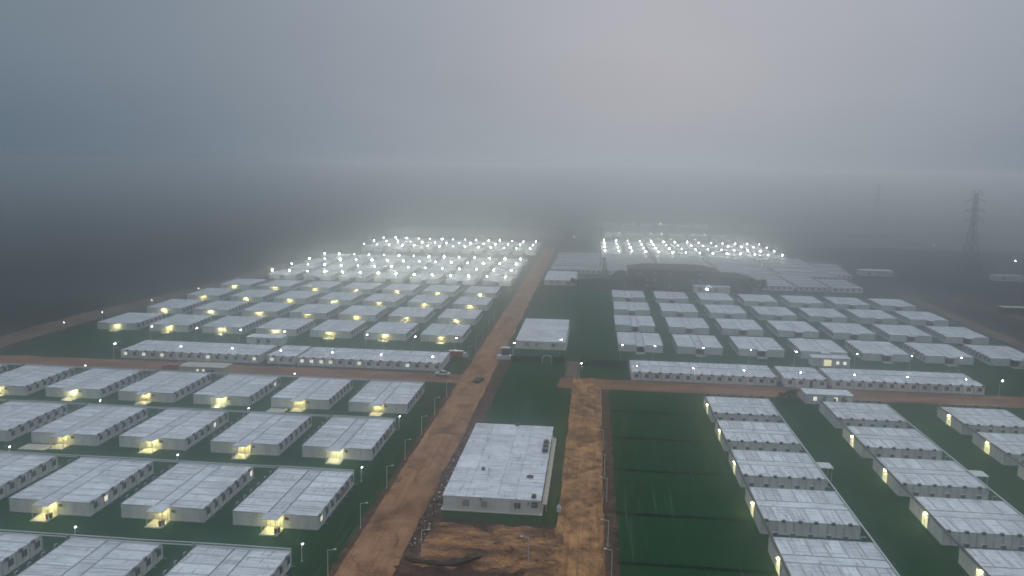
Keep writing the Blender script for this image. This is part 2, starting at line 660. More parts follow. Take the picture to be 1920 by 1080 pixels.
ribbon('dirt_track', lerp_pts([(-196, 180), (-199, 240), (-199, 300), (-193, 350), (-187, 410), (-184, 520)]), 13, 0.07, 'track')
ribbon('dirt_track', lerp_pts([(160, 180), (157.5, 260), (157.5, 330), (158, 405), (160, 440)]), 7, 0.07, 'track')
ribbon('dirt_track', lerp_pts([(190, 200), (187, 300), (187, 370), (186, 395), (178, 430)]), 6, 0.065, 'track')

# netting sheets with doubled dark seams on the open lawn beside the red track
fold_y = [(208.4, 1.6), (187.3, 1.7), (166.5, 1.4), (144.2, 1.3), (125.0, 1.0)]
prev = 228.0
for yy, ww in fold_y + [(100.0, 0.8)]:
    for k in range(4):
        x0, x1 = 5.6 + k * 6.0, 5.6 + (k + 1) * 6.0 - 0.12
        sheet('netting_sheet', x0, x1, yy + ww / 2, prev - ww / 2, 0.062 + 0.006 * ((k + int(yy)) % 3), 'netting', 1.5, 0.05, 0.12, 0.5,
              kind=None, parent=nR)
    prev = yy
for yy, ww in fold_y:
    me = sheet('netting_seam', 5.4, 29.5, yy - ww / 2, yy + ww / 2, 0.085, 'netting_fold', 0.45, 0.16, 0.18, 0.9, kind=None, parent=nR)
for k in range(7):   # strips beside the main road
    x0 = -44.6 + k * 0.95
    sheet('netting_sheet', x0, x0 + 0.9, 95, 226, 0.06 + 0.012 * (k % 2), 'netting', 1.5, 0.05, 0.05, 0.4, kind=None, parent=nL)

for px_, py_, w_ in ((XP, YP, WP) for XP, YP, WP in ((-121.6, 159.6, 7.0), (-80.4, 193.6, 4.5), (-121.0, 126.0, 4.0))):
    pad = put('concrete_pad', None, kind='structure')
    pm_ = MB().box(0, 1.46, 0, 3.4, 0, 0.14, 'porch_floor').mesh('paving_slab')
    for q_ in range(int(w_ / 1.5)):
        put('paving_slab', pm_, pad, (px_ + q_ * 1.5, py_, 0.02))

# ------------------------------------------------------------------ container module meshes


def module_mesh(w, window=None, unit=True, ln=6.15, drain=False, uy=0.35):
    """one flat-pack container: x 0..ln (ln = the outer end), y 0..w"""
    b = MB()
    g = 0.035
    y0, y1 = g, w - g
    b.box(0.05, ln - 0.05, y0 + 0.05, y1 - 0.05, 0.12, 2.50, 'wall')
    b.box(0.10, ln - 0.25, y0 + 0.2, y1 - 0.2, -0.05, 0.119, 'skirt')
    for x in (0, ln - 0.17):
        for y in (y0, y1 - 0.17):
            b.box(x, x + 0.17, y, y + 0.17, 0.10, 2.46, 'frame')
    for z0, z1 in ((0.10, 0.25), (2.45, 2.65)):
        b.box(0.002, ln - 0.002, y0 - 0.004, y0 + 0.14, z0, z1, 'frame')
        b.box(0.002, ln - 0.002, y1 - 0.14, y1 + 0.004, z0, z1, 'frame')
        b.box(-0.004, 0.14, y0 + 0.14, y1 - 0.14, z0 + 0.002, z1 - 0.002, 'frame')
        b.box(ln - 0.14, ln + 0.004, y0 + 0.14, y1 - 0.14, z0 + 0.002, z1 - 0.002, 'frame')
    b.box(0.13, ln - 0.13, y0 + 0.13, y1 - 0.13, 2.49, 2.612, 'roof')
    nr = 4
    for k in range(nr):
        x = ln * (k + 1) / (nr + 1)
        b.box(x - 0.05, x + 0.05, y0 + 0.15, y1 - 0.15, 2.60, 2.637, 'roof')
    if window:
        window_geo(b, ln, w / 2 + 0.25, window)
    if unit:
        unit_geo(b, ln, uy)
    if drain:
        b.cyl((ln - 0.1, w - 0.45, 0.32), (ln + 0.75, w - 0.45, 0.26), 0.055, 'pipe', n=5)
    return b.mesh('container_module')


def window_geo(b, ln, yc, glass='glass'):
    b.box(ln - 0.06, ln + 0.03, yc - 0.58, yc + 0.58, 0.98, 2.12, 'window_frame')
    for s in (-1, 1):
        b.box(ln + 0.01, ln + 0.042, yc + s * 0.28 - 0.23, yc + s * 0.28 + 0.23, 1.06, 2.04, glass)


def unit_geo(b, ln, y):
    b.box(ln + 0.02, ln + 0.34, y, y + 0.66, 2.30, 2.84, 'unit_case')
    b.box(ln + 0.33, ln + 0.36, y + 0.07, y + 0.54, 2.35, 2.79, 'unit_grille')
    b.box(ln + 0.00, ln + 0.03, y + 0.05, y + 0.61, 2.34, 2.80, 'unit_grille')
    b.cyl((ln + 0.05, y + 0.78, 2.3), (ln + 0.05, y + 0.84, 0.4), 0.035, 'unit_case', n=5)


def window_mesh(glass):
    b = MB()
    window_geo(b, 0.0, 0.0, glass)
    return b.mesh('window')


def unit_mesh():
    b = MB()
    unit_geo(b, 0.0, -0.43)
    return b.mesh('air_conditioner')


M_MODULE = module_mesh(3.0, None, False)
M_MODULE_D = module_mesh(3.0, None, False, drain=True)
M_MODULE_B = module_mesh(2.78, None, False)
M_MODULE_FAR = module_mesh(3.0, 'glass', True)
M_WIN = window_mesh('glass')
M_WIN_LIT = window_mesh('window_light')
M_UNIT = unit_mesh()


def corridor_meshes(length, wid):
    """roof over the corridor (along y) and its two end walls"""
    b = MB()
    h = wid / 2 - 0.20
    b.box(-h, h, 0.1, length - 0.1, 2.50, 2.63, 'corridor')
    b.box(-wid / 2 + 0.02, wid / 2 - 0.02, 0.26, length - 0.3, 2.20, 2.26, 'skirt')
    k = int(length / 3)
    for i in range(1, k + 1):
        y = i * length / (k + 1)
        b.box(-h + 0.03, h - 0.03, y - 0.06, y + 0.06, 2.62, 2.66, 'corridor')
    roof = b.mesh('corridor_roof')
    b = MB()
    b.box(-wid / 2 + 0.03, wid / 2 - 0.03, 0.10, 0.24, 0.02, 2.56, 'porch_wall')
    wf = b.mesh('end_wall')
    b = MB()
    b.box(-h, h, length - 0.28, length - 0.15, 0.02, 2.35, 'wall')
    wb = b.mesh('end_wall')
    return roof, wf, wb


def porch_meshes():
    d = {}
    d['porch_floor'] = MB().box(-1.55, 1.55, -3.1, 0.08, 0.0, 0.20, 'porch_floor').box(-1.57, 1.57, -3.12, -2.9, 0.03, 0.12, 'frame').mesh('porch_floor')
    d['porch_roof'] = MB().box(-1.5, 1.5, -2.45, 0.02, 2.60, 2.67, 'corridor').box(-1.54, 1.54, -2.52, -2.40, 2.575, 2.685, 'frame').box(-1.54, -1.46, -2.39, -0.01, 2.58, 2.68, 'frame').box(1.46, 1.54, -2.39, -0.01, 2.58, 2.68, 'frame').mesh('porch_roof')
    d['porch_post'] = MB().box(-0.05, 0.05, -0.05, 0.05, 0.19, 2.58, 'pole').box(-0.09, 0.09, -0.09, 0.09, 0.201, 0.24, 'pole').mesh('porch_post')
    b = MB().box(-0.9, 0.9, 0.08, 0.16, 0.2, 2.15, 'window_frame')
    for s in (-1, 1):
        b.box(s * 0.43 - 0.38, s * 0.43 + 0.38, 0.05, 0.09, 0.26, 2.08, 'porch_wall')
        b.box(s * 0.10 - 0.02, s * 0.10 + 0.02, 0.0, 0.06, 0.9, 1.3, 'steel')
    d['door'] = b.mesh('door')
    d['porch_lamp'] = MB().box(-0.5, 0.5, -0.80, -0.40, 2.45, 2.53, 'porch_light').box(-0.54, 0.54, -0.84, -0.36, 2.525, 2.575, 'frame').mesh('porch_lamp')
    d['porch_lamp1'] = MB().box(-0.5, 0.5, -0.80, -0.40, 2.45, 2.53, 'porch_light_dim').box(-0.54, 0.54, -0.84, -0.36, 2.525, 2.575, 'frame').mesh('porch_lamp')
    d['porch_lamp2'] = MB().box(-0.5, 0.5, -0.80, -0.40, 2.45, 2.53, 'porch_light_white').box(-0.54, 0.54, -0.84, -0.36, 2.525, 2.575, 'frame').mesh('porch_lamp')
    d['porch_lamp_dark'] = MB().box(-0.5, 0.5, -0.80, -0.40, 2.45, 2.53, 'white_paint').box(-0.54, 0.54, -0.84, -0.36, 2.525, 2.575, 'frame').mesh('porch_lamp')
    d['sign_board'] = MB().box(1.72, 2.42, -0.06, -0.01, 1.62, 2.12, 'sign_olive').box(1.80, 2.02, -0.075, -0.055, 1.72, 2.02, 'sign_dark').box(2.10, 2.34, -0.075, -0.055, 1.72, 2.02, 'sign_dark').mesh('sign_board')
    d['front_roof_strip'] = None
    return d


CW = 2.8       # corridor width
CR_A = corridor_meshes(21.0, CW)
PORCH = porch_meshes()
HALF = CW / 2


def block_a(x, y, name, label, group, lit=True, detail=2, banner=False, n=7):
    """dormitory with its porch towards -y; x,y = middle of the front wall"""
    root = put(name, None, None, (x + random.uniform(-0.2, 0.2), y + random.uniform(-0.3, 0.3), 0), random.uniform(-0.006, 0.006), label, 'dormitory', group)
    me = {2: M_MODULE, 1: M_MODULE_FAR}[detail]
    for k in range(n):
        for s in (1, -1):
            if s > 0:
                mm = M_MODULE_D if detail == 2 else me
                o = put('container_module', mm, root, (HALF, k * 3.0, 0), 0)
            else:
                o = put('container_module', me, root, (-HALF, (k + 1) * 3.0, 0), PI)
            if detail == 2:
                if s > 0:
                    lit_w = random.random() < 0.02
                    put('window', M_WIN_LIT if lit_w else M_WIN, o, (6.15, 1.75, 0), 0)
                put('air_conditioner', M_UNIT, o, (6.15, 0.75 + random.uniform(-0.15, 0.15), random.uniform(-0.06, 0.06) + (0.05 if s > 0 else 0.36)), 0)
    roof, wfm, wbm = CR_A
    put('corridor_roof', roof, root)
    if lit:
        put('end_wall', wfm, root)
    put('end_wall', wbm, root)
    put('porch_floor', PORCH['porch_floor'], root)
    put('porch_roof', PORCH['porch_roof'], root)
    put('porch_post', PORCH['porch_post'], root, (-1.44, -2.44, 0))
    put('porch_post', PORCH['porch_post'], root, (1.44, -2.44, 0))
    if lit:
        put('door', PORCH['door'], root)
    put('porch_lamp', PORCH[random.choice(('porch_lamp', 'porch_lamp', 'porch_lamp1', 'porch_lamp2')) if lit else 'porch_lamp_dark'], root)
    if detail == 2:
        put('sign_board', PORCH['sign_board'], root)
    if banner:
        b = MB().box(HALF + 6.17, HALF + 6.22, 11.4, 17.4, 0.85, 1.75, 'red_banner')
        for i in range(9):
            b.box(HALF + 6.21, HALF + 6.228, 11.8 + i * 0.6, 12.1 + i * 0.6, 1.15, 1.45, 'cream')
        put('banner', b.mesh('banner'), root, label='long dark red banner on the side wall')
    return root


def dark_entry(wid=2.5):
    pass


DX = 20.42
XC = [-52.7 - DX * k for k in range(8)]          # columns counted from the main road
ROWS = [197.5, 163.7, 129.8, 96.0]
blocks_front = {}
for r, yf in enumerate(ROWS):
    for c, xc in enumerate(XC):
        if not in_view([(xc + sx * 7.5, yf + yy, zz) for sx in (-1, 1) for yy in (0, 21) for zz in (0, 2.6)], -6):
            continue
        where = 'first from' if c == 0 else ORD[c] + ' from'
        blocks_front[(r, c)] = block_a(
            xc, yf, 'container_dormitory',
            'container dormitory with lit porch, %s row before cross road, %s main road' % (ORD[r], where),
            'container dormitories before the cross road', True, 2, banner=(c == 0 and r < 3))

# middle left field
DXM = 20.08
for r in range(4):
    for c in range(7):
        xc = -52.7 - DXM * c
        yf = 282.9 + 33.57 * r
        block_a(xc, yf, 'container_dormitory',
                'hazy dormitory with lit porch, %s row behind the long barracks, %s from main road' % (ORD[r], ORD[c]),
                'container dormitories with lit porches behind the barracks', True, 1)
# middle right field
for r in range(4):
    for c in range(7):
        xc = 16.67 + 20.18 * c
        yf = 279.6 + 35.26 * r
        block_a(xc, yf, 'container_dormitory',
                'dormitory with dark unlit porch, %s row behind the barracks, %s from green lawn' % (ORD[r], ORD[c]),
                'container dormitories with unlit porches', False, 1)

# ------------------------------------------------------------------ right blocks: corridor along x, lit door on the -x end
NB, WB = 6, 2.78
LEN_B = NB * WB


def corridor_b(length):
    b = MB()
    h = CW / 2 - 0.20
    b.box(0.1, length - 0.1, -h, h, 2.50, 2.63, 'corridor')
    b.box(0.3, length - 0.3, -CW / 2 + 0.02, CW / 2 - 0.02, 2.36, 2.40, 'skirt')
    for i in range(1, int(length / 3) + 1):
        x = i * length / (int(length / 3) + 1)
        b.box(x - 0.06, x + 0.06, -h + 0.03, h - 0.03, 2.62, 2.66, 'corridor')
    return b.mesh('corridor_roof')


def end_wall_b(x0, x1):
    return MB().box(x0, x1, -CW / 2 + 0.06, CW / 2 - 0.06, 0.02, 2.35, 'wall').mesh('end_wall')


def lit_door():
    b = MB().box(-0.02, 0.14, -1.34, 1.34, 0.08, 2.48, 'window_frame')
    for s in (-1, 1):
        b.box(-0.045, -0.015, s * 0.64 - 0.58, s * 0.64 + 0.58, 0.16, 1.9, 'door_light')
        b.box(-0.045, -0.015, s * 0.64 - 0.58, s * 0.64 + 0.58, 1.98, 2.42, 'door_light')
        b.box(-0.09, -0.04, s * 0.10 - 0.02, s * 0.10 + 0.02, 0.9, 1.25, 'steel')
    return b.mesh('door')


M_COR_B = corridor_b(LEN_B)
M_DOOR_LIT = lit_door()
M_CANOPY = MB().box(LEN_B, LEN_B + 2.6, -1.6, 1.6, 2.72, 2.84, 'white_paint').box(LEN_B + 2.35, LEN_B + 2.45, -1.4, -1.3, 0, 2.75, 'pole').box(LEN_B + 2.35, LEN_B + 2.45, 1.3, 1.4, 0, 2.75, 'pole').mesh('canopy')
M_DOOR_LAMP = MB().box(-0.28, -0.05, -0.12, 0.12, 2.44, 2.58, 'porch_light').mesh('door_lamp')


def block_b(x, yc, name, label, group, door=True, canopy=False, lamp=False):
    root = put(name, None, None, (x + random.uniform(-0.12, 0.12), yc + random.uniform(-0.2, 0.2), 0), random.uniform(-0.005, 0.005), label, 'dormitory', group)
    for k in range(NB):
        # front row looks to -y, back row to +y
        o = put('container_module', M_MODULE_B, root, (k * WB, -HALF, 0), -PI / 2)
        put('air_conditioner', M_UNIT, o, (6.15, 1.0 + random.uniform(-0.1, 0.1), 0.14), 0)
        o = put('container_module', M_MODULE_B, root, ((k + 1) * WB, HALF, 0), PI / 2)
        put('air_conditioner', M_UNIT, o, (6.10, WB - 1.0 + random.uniform(-0.1, 0.1), -0.15), 0).scale = (1.25, 1.25, 1.25)
    put('corridor_roof', M_COR_B, root)
    put('end_wall', end_wall_b(0.15, 0.28), root)
    put('end_wall', end_wall_b(LEN_B - 0.28, LEN_B - 0.15), root)
    if door:
        put('door', M_DOOR_LIT, root)
        put('door_lamp', M_DOOR_LAMP, root)
    if canopy:
        put('canopy', M_CANOPY, root)
    return root


BX = [30.1, 59.9, 89.2]
BY = [209.7, 188.7, 167.6, 146.3, 125.0, 103.8]
for c, x in enumerate(BX):
    for r, yc in enumerate(BY):
        if not in_view([(x + a, yc + bb, zz) for a in (0, 17) for bb in (-7.5, 7.5) for zz in (0, 2.6)], -6):
            continue
        dark = (c == 1 and r == 0)
        block_b(x, yc, 'container_dormitory',
                'grey roofed dormitory %s, %s row before cross road, %s column from lawn' %
                ('without lit door' if dark else 'with lit end door', ORD[r], ORD[c]),
                'dormitory terraces beside the lawn', not dark, canopy=(r == 2 and c < 2))

# ------------------------------------------------------------------ long barracks along the cross road


def barracks(x, y, n, name, label, group, lit=(), door_at=None, wmod=2.95, depth_win=True, cat='barracks', back_units=True, simple=False):
    root = put(name, None, None, (x, y, 0), 0, label, cat, group)
    off = 6.15 + HALF
    for k in range(n):
        mm = M_MODULE
        o = put('container_module', mm, root, (k * 3.0, off - HALF, 0), -PI / 2)
        if not simple:
            if k != door_at:
                put('window', M_WIN_LIT if k in lit else M_WIN, o, (6.15, 1.6, 0), 0)
            else:
                put('door', MB().box(6.10, 6.19, 1.1, 2.0, 0.2, 2.2, 'car_grey').mesh('door'), o)
            put('air_conditioner', M_UNIT, o, (6.15, 2.45, 0.05), 0)
        o = put('container_module', mm, root, ((k + 1) * 3.0, off + HALF, 0), PI / 2)
        if not simple:
            put('air_conditioner', M_UNIT, o, (6.15, 1.0, 0.08), 0)
    b = MB()
    h = CW / 2 - 0.06
    b.box(0.1, n * 3 - 0.1, off - h, off + h, 2.36, 2.52, 'corridor')
    for i in range(1, n):
        b.box(i * 3 - 0.06, i * 3 + 0.06, off - h + 0.03, off + h - 0.03, 2.51, 2.56, 'corridor')
    put('corridor_roof', b.mesh('corridor_roof'), root)
    for xx in (0.15, n * 3 - 0.28):
        put('end_wall', MB().box(xx, xx + 0.13, off - h, off + h, 0.02, 2.35, 'wall').mesh('end_wall'), root)
    return root


def connector(x0, x1, y, name, label, group):
    root = put(name, None, None, (x0, y, 0), 0, label, 'passage', group)
    w = x1 - x0
    put('wall', MB().box(0.02, w - 0.02, 0.0, 0.14, 0.1, 2.3, 'wall').box(0.02, w - 0.02, 7.0, 7.14, 0.1, 2.3, 'wall').mesh('wall'), root)
    put('roof', MB().box(-0.02 + 0.04, w - 0.04, -0.15, 7.3, 2.301, 2.42, 'dark_wall').mesh('roof'), root)
    return root


GB = 'long barracks along the cross road'
barracks(-147.2, 241.8, 15, 'long_barracks', 'long white container barracks with lit windows at its far end, beside the netted field', GB, lit=(0, 2, 4, 9, 14))
barracks(-99.8, 242.2, 3, 'short_barracks', 'short container block with a lit window between the two long barracks', GB, lit=(0,))
barracks(-89.9, 241.6, 15, 'long_barracks', 'long white container barracks with several lit windows next to the main road', GB, lit=(0, 1, 2, 3, 6, 11))
barracks(12.0, 240.9, 14, 'long_barracks', 'long white container barracks beside the dark fence and lawn', GB)
barracks(56.0, 240.6, 4, 'short_barracks', 'short container block with a dark door between two long barracks', GB, door_at=2)
barracks(69.5, 240.9, 14, 'long_barracks', 'long white container barracks with no lit windows beside the field edge lamp', GB)
connector(-102.1, -99.9, 247, 'covered_passage', 'grey covered passage joining the barracks with lit windows', 'passages between barracks')
connector(-90.7, -89.95, 246, 'covered_passage', 'narrow covered passage beside the short block with a lit window', 'passages between barracks')
connector(54.1, 55.9, 246, 'covered_passage', 'covered passage beside the short block with a dark door, lawn side', 'passages between barracks')
connector(68.1, 69.4, 246, 'covered_passage', 'covered passage beside the short block with a dark door, field side', 'passages between barracks')

# ------------------------------------------------------------------ halls on the central strip


def hall(x0, x1, y0, y1, name, label, detail=True):
    root = put(name, None, None, ((x0 + x1) / 2, y0, 0), 0, label, 'hall', 'halls on the central strip')
    w, ln = x1 - x0, y1 - y0
    xl = -w / 2
    put('foundation', MB().box(xl - 0.35, xl + w + 0.35, -0.45, ln + 0.4, -0.05, 0.14, 'porch_floor').mesh('foundation'), root)
    b = MB()
    b.box(xl + 0.06, xl + w - 0.06, 0.06, ln - 0.06, 0.141, 2.6, 'cream_wall')
    put('wall', b.mesh('wall'), root)
    xs = [0, 0.235, 0.555, 0.735, 1.0]
    # front wall panels
    fx = [0.01, 0.15, 0.37, 0.545, 0.69, 0.99]
    for i in range(5):
        a, c = xl + w * fx[i], xl + w * fx[i + 1]
        mat = 'porch_wall' if i in (0, 3) else 'cream_wall'
        put('wall_panel', MB().box(a + 0.05, c - 0.05, -0.03 + 0.012 * (i % 2), 0.055, 0.16, 2.58, mat).mesh('wall_panel'), root)
    for i, wx in enumerate((0.24, 0.425, 0.765)):
        b = MB()
        cx = xl + w * wx
        b.box(cx - 0.6, cx + 0.6, -0.09, -0.02, 0.95, 2.1, 'window_frame')
        for s in (-1, 1):
            b.box(cx + s * 0.29 - 0.24, cx + s * 0.29 + 0.24, -0.105, -0.08, 1.02, 2.03, 'glass' if i == 2 else 'pane_pale')
        put('window', b.mesh('window'), root)
    ny = 6
    for j in range(ny):
        for i in range(4):
            a, c = xl + w * xs[i] - (0.12 if i == 0 else 0), xl + w * xs[i + 1] + (0.12 if i == 3 else 0)
            ya, yb = ln * j / ny - (0.12 if j == 0 else 0), ln * (j + 1) / ny + (0.12 if j == ny - 1 else 0)
            b = MB().box(a + 0.04, c - 0.04, ya + 0.04, yb - 0.04, 2.62, 2.74 + random.uniform(-0.015, 0.02), 'roof')
            for k in range(3):
                yy = ya + (yb - ya) * (k + 0.5) / 3
                b.box(a + 0.2, c - 0.2, yy - 0.05, yy + 0.05, 2.73, 2.775, 'roof')
            put('roof_panel', b.mesh('roof_panel'), root)
    if detail:
        for i in range(6):
            y = 3 + i * 6.6
            b = MB().box(xl + w + 0.02 - 0.1, xl + w + 0.05, y, y + 1.2, 0.95, 2.05, 'window_frame').box(xl + w + 0.04, xl + w + 0.07, y + 0.08, y + 1.12, 1.02, 1.98, 'glass')
            put('window', b.mesh('window'), root)
    return root


h1 = hall(-25.9, -8.1, 141.6, 184.6, 'container_hall', 'large pale hall with wall sign and a tyre on its roof, between dirt roads')
h2 = hall(-25.9, -8.8, 278.3, 321.0, 'container_hall', 'flat roofed white hall behind the dark fence beside the main road')
h3 = hall(-25.9, -9.2, 435.3, 474.0, 'container_hall', 'hazy white hall farthest along the main road near the dark trees', False)
# sign on the nearest hall
sg = put('wall_sign', MB().box(7.25, 8.35, -0.12, -0.05, 1.35, 2.35, 'sign_dark').mesh('wall_sign'), h1, label='dark sign with white lettering on the front wall')
fc = bpy.data.curves.new('sign_lettering', 'FONT')
fc.body = 'W1'
fc.size = 0.62
fc.align_x = 'CENTER'
fc.extrude = 0.01
fc.materials.append(MATS['white_paint'])
tmp = bpy.data.objects.new('tmp', fc)
COL.objects.link(tmp)
bpy.context.view_layer.update()
lm = bpy.data.meshes.new_from_object(tmp.evaluated_get(bpy.context.evaluated_depsgraph_get()))
bpy.data.objects.remove(tmp)
fo = put('sign_lettering', lm, sg, (7.8, -0.125, 1.58))
fo.rotation_euler = (PI / 2, 0, 0)
put('sign_lamp', MB().box(6.55, 6.8, -0.2, -0.03, 1.95, 2.2, 'unit_grille').mesh('sign_lamp'), h1)
put('sign_lamp', MB().box(-2.05, -1.8, -0.2, -0.03, 2.25, 2.5, 'unit_grille').mesh('sign_lamp'), h1)
put('canopy', MB().box(9.15, 9.95, 1.0, 38, 1.55, 1.64, 'cream').box(9.8, 9.9, 1.2, 1.3, 0, 1.56, 'pole').box(9.8, 9.9, 19, 19.1, 0, 1.56, 'pole').box(9.8, 9.9, 37.6, 37.7, 0, 1.56, 'pole').mesh('canopy'), h1, label='narrow sand coloured side canopy')
# loose things on that roof
tyre = bpy.data.meshes.new('tyre')
vs, fs = [], []
for i in range(20):
    for j in range(8):
        a, c = 2 * PI * i / 20, 2 * PI * j / 8
        rr = 0.52 + 0.16 * math.cos(c)
        vs.append((rr * math.cos(a), rr * math.sin(a), 0.12 + 0.12 * math.sin(c)))
        fs.append((i * 8 + j, ((i + 1) % 20) * 8 + j, ((i + 1) % 20) * 8 + (j + 1) % 8, i * 8 + (j + 1) % 8))
tyre.from_pydata(vs, [], fs)
tyre.materials.append(MATS['rubber'])
put('tyre', tyre, None, (-10.9, 152.6, 2.76), 0, 'black tyre lying on the roof of the large hall', 'tyre')


def rooftop_unit(x, y, z, s, label, group=None):
    root = put('roof_fan_unit', None, None, (x, y, z), 0, label, 'fan unit', group)
    put('casing', MB().box(-s, s, -s * 0.8, s * 0.8, 0, s * 1.5, 'unit_case').mesh('casing'), root)
    put('grille', MB().cyl((0, 0, s * 1.48), (0, 0, s * 1.62), s * 0.7, 'unit_grille', n=12).box(-s * 0.8, s * 0.8, -s * 0.86, -s * 0.78, s * 0.2, s * 1.3, 'unit_grille').mesh('grille'), root)
    return root


rooftop_unit(-20.3, 155.0, 2.76, 0.36, 'small black box standing alone on the left of the large hall roof')
for i, (yy, w) in enumerate(((167.2, 'nearest the camera'), (169.6, 'in the middle'), (172.0, 'farthest from the camera'))):
    rooftop_unit(-8.9, yy, 2.76, 0.62, 'dark rooftop unit of the three on the large hall, %s' % w, 'rooftop units on the large hall')
rooftop_unit(-16.4, 184.0, 2.76, 0.36, 'small dark box at the back edge of the large hall roof')
rooftop_unit(-9.4, 142.6, 2.76, 0.42, 'grey box on the front roof corner above the wall sign')

# ------------------------------------------------------------------ small huts


def hut(x, y, w, d, hgt, name, label, wall, roof, wins, door=None):
    root = put(name, None, None, (x, y, 0), 0, label, 'hut', None)
    put('wall', MB().box(0, w, 0, d, 0, hgt, wall).mesh('wall'), root)
    put('roof', MB().box(-0.15, w + 0.15, -0.25, d + 0.15, hgt + 0.002, hgt + 0.16, roof).mesh('roof'), root)
    for k in range(1, int(w / 3)):
        put('wall_post', MB().box(k * 3 - 0.06, k * 3 + 0.06, -0.03, 0.05, 0.02, hgt - 0.01, 'frame').mesh('wall_post'), root)
    for (a, c, z0, z1, mat) in wins:
        put('window', MB().box(a - 0.08, c + 0.08, -0.06, 0.0, z0 - 0.08, z1 + 0.08, 'window_frame').box(a, c, -0.08, -0.05, z0, z1, mat).mesh('window'), root)
    return root


hut(-119.0, 224.6, 13.5, 5.4, 2.65, 'gate_hut', 'cream coloured hut with two bright lights standing beside the cross road', 'cream', 'cream_roof',
    [(5.2, 5.9, 1.5, 2.1, 'window_light'), (7.0, 7.7, 1.5, 2.1, 'window_light'), (9.6, 10.6, 1.0, 2.0, 'glass')])
hut(58.0, 223.8, 12.2, 5.6, 2.65, 'gate_hut', 'grey hut with two yellow windows beside the bush and cross road', 'wall', 'roof',
    [(1.9, 2.9, 1.0, 2.1, 'window_light'), (7.3, 8.3, 1.0, 2.1, 'window_light'), (9.4, 10.4, 0.9, 2.1, 'glass'), (4.6, 5.4, 1.8, 2.1, 'glass')])
hut(70.9, 269.0, 11.8, 4.8, 2.75, 'guard_hut', 'small hut with a wide glowing yellow front behind the long barracks', 'wall', 'roof',
    [(3.6, 6.0, 0.3, 2.3, 'door_light'), (7.4, 8.4, 0.9, 1.9, 'window_light'), (9.6, 10.6, 0.9, 1.9, 'window_light')])
hut(-117.0, 267.2, 12.2, 5.2, 2.65, 'guard_hut', 'small unlit hut in front of a porch, behind the long barracks', 'wall', 'roof',
    [(3.6, 4.7, 0.9, 2.0, 'glass'), (7.0, 8.1, 0.9, 2.0, 'glass')])
hut(161, 517, 19.0, 8.0, 3.2, 'field_shed', 'faint pale shed in the dark field beyond the grey terraces', 'wall', 'roof', [(4, 6, 1, 2, 'glass')])
hut(236, 512, 16.0, 7.0, 3.0, 'field_shed', 'faint low shed near the foot of the nearest pylon', 'wall', 'dull_roof', [(4, 6, 1, 2, 'glass')])
hut(184, 389, 11.0, 5.0, 2.8, 'field_shed', 'dull reddish shed beside the far dirt track', 'dark_wall', 'cream_roof', [(3, 4.2, 1, 2, 'glass')])
hut(51.0, 424.0, 18.0, 5.0, 3.2, 'pale_hut', 'pale lit hut standing in front of the dark three storey building', 'porch_wall', 'roof',
    [(2.0, 4.0, 1.0, 2.4, 'pane_pale'), (6.0, 7.0, 1.6, 2.4, 'street_light'), (10.0, 12.0, 1.0, 2.4, 'pane_pale')])

# ------------------------------------------------------------------ pipe runs and cable trays


def pipe_run(p0, p1, label, group, n=2, gap=0.85, r=0.115, mat='pipe', z=2.95, base=2.62):
    root = put('pipe_run', None, None, (p0[0], p0[1], 0), 0, label, 'pipe', group)
    d = Vector((p1[0] - p0[0], p1[1] - p0[1], 0))
    ln = d.length
    d.normalize()
    s = Vector((-d.y, d.x, 0))
    for k in range(n):
        b = MB()
        o = s * gap * k
        m = int(ln / 12)
        for i in range(m):
            a = d * (ln * i / m) + o
            c = d * (ln * (i + 1) / m) + o
            sag = 0.05 * math.sin(i * 2.1 + k)
            sag2 = 0.05 * math.sin((i + 1) * 2.1 + k)
            b.cyl((a.x, a.y, z + sag), (c.x, c.y, z + sag2), r, mat, n=6)
        put('pipe', b.mesh('pipe'), root)
    return root


for r, yf in enumerate(ROWS):
    pipe_run((XC[-1] - 8, yf + 20.2), (XC[0] + 7.6 if r != 3 else XC[0] + 7.6, yf + 20.2),
             'twin pale pipes over the roofs of the %s dormitory row before the cross road' % ORD[r], 'overhead pipes', z=2.86)
for r in range(2, 4):
    yf = 279.6 + 35.26 * r
    pipe_run((10, yf - 6.5), (145, yf - 6.5), 'thin pale pipes crossing the gaps before the %s unlit dormitory row' % ORD[r], 'overhead pipes', n=1, z=2.7)


def tray(x, y0, y1, mat, label, z=2.74, w=0.22):
    root = put('cable_tray', None, None, (x, y0, 0), 0, label, 'cable tray', 'trays along the dormitory terraces')
    n = int((y1 - y0) / 21)
    for i in range(n):
        a, c = (y1 - y0) * i / n, (y1 - y0) * (i + 1) / n
        put('tray_length', MB().box(-w, w, a + 0.02, c - 0.02, z, z + 0.14, mat).mesh('tray_length'), root)
    return root


for c, x in enumerate(BX):
    y0 = 96 if c < 2 else 130
    tray(x + 0.16, y0, 217.2, 'tray', 'dark cable tray on the door side roof edge, %s terrace from the lawn' % ORD[c])
    if c < 2:
        tray(x + LEN_B - 0.2, y0, 217.2, 'pipe', 'pale pipe channel on the far roof edge, %s terrace from the lawn' % ORD[c], w=0.13)

# ------------------------------------------------------------------ lamps and posts


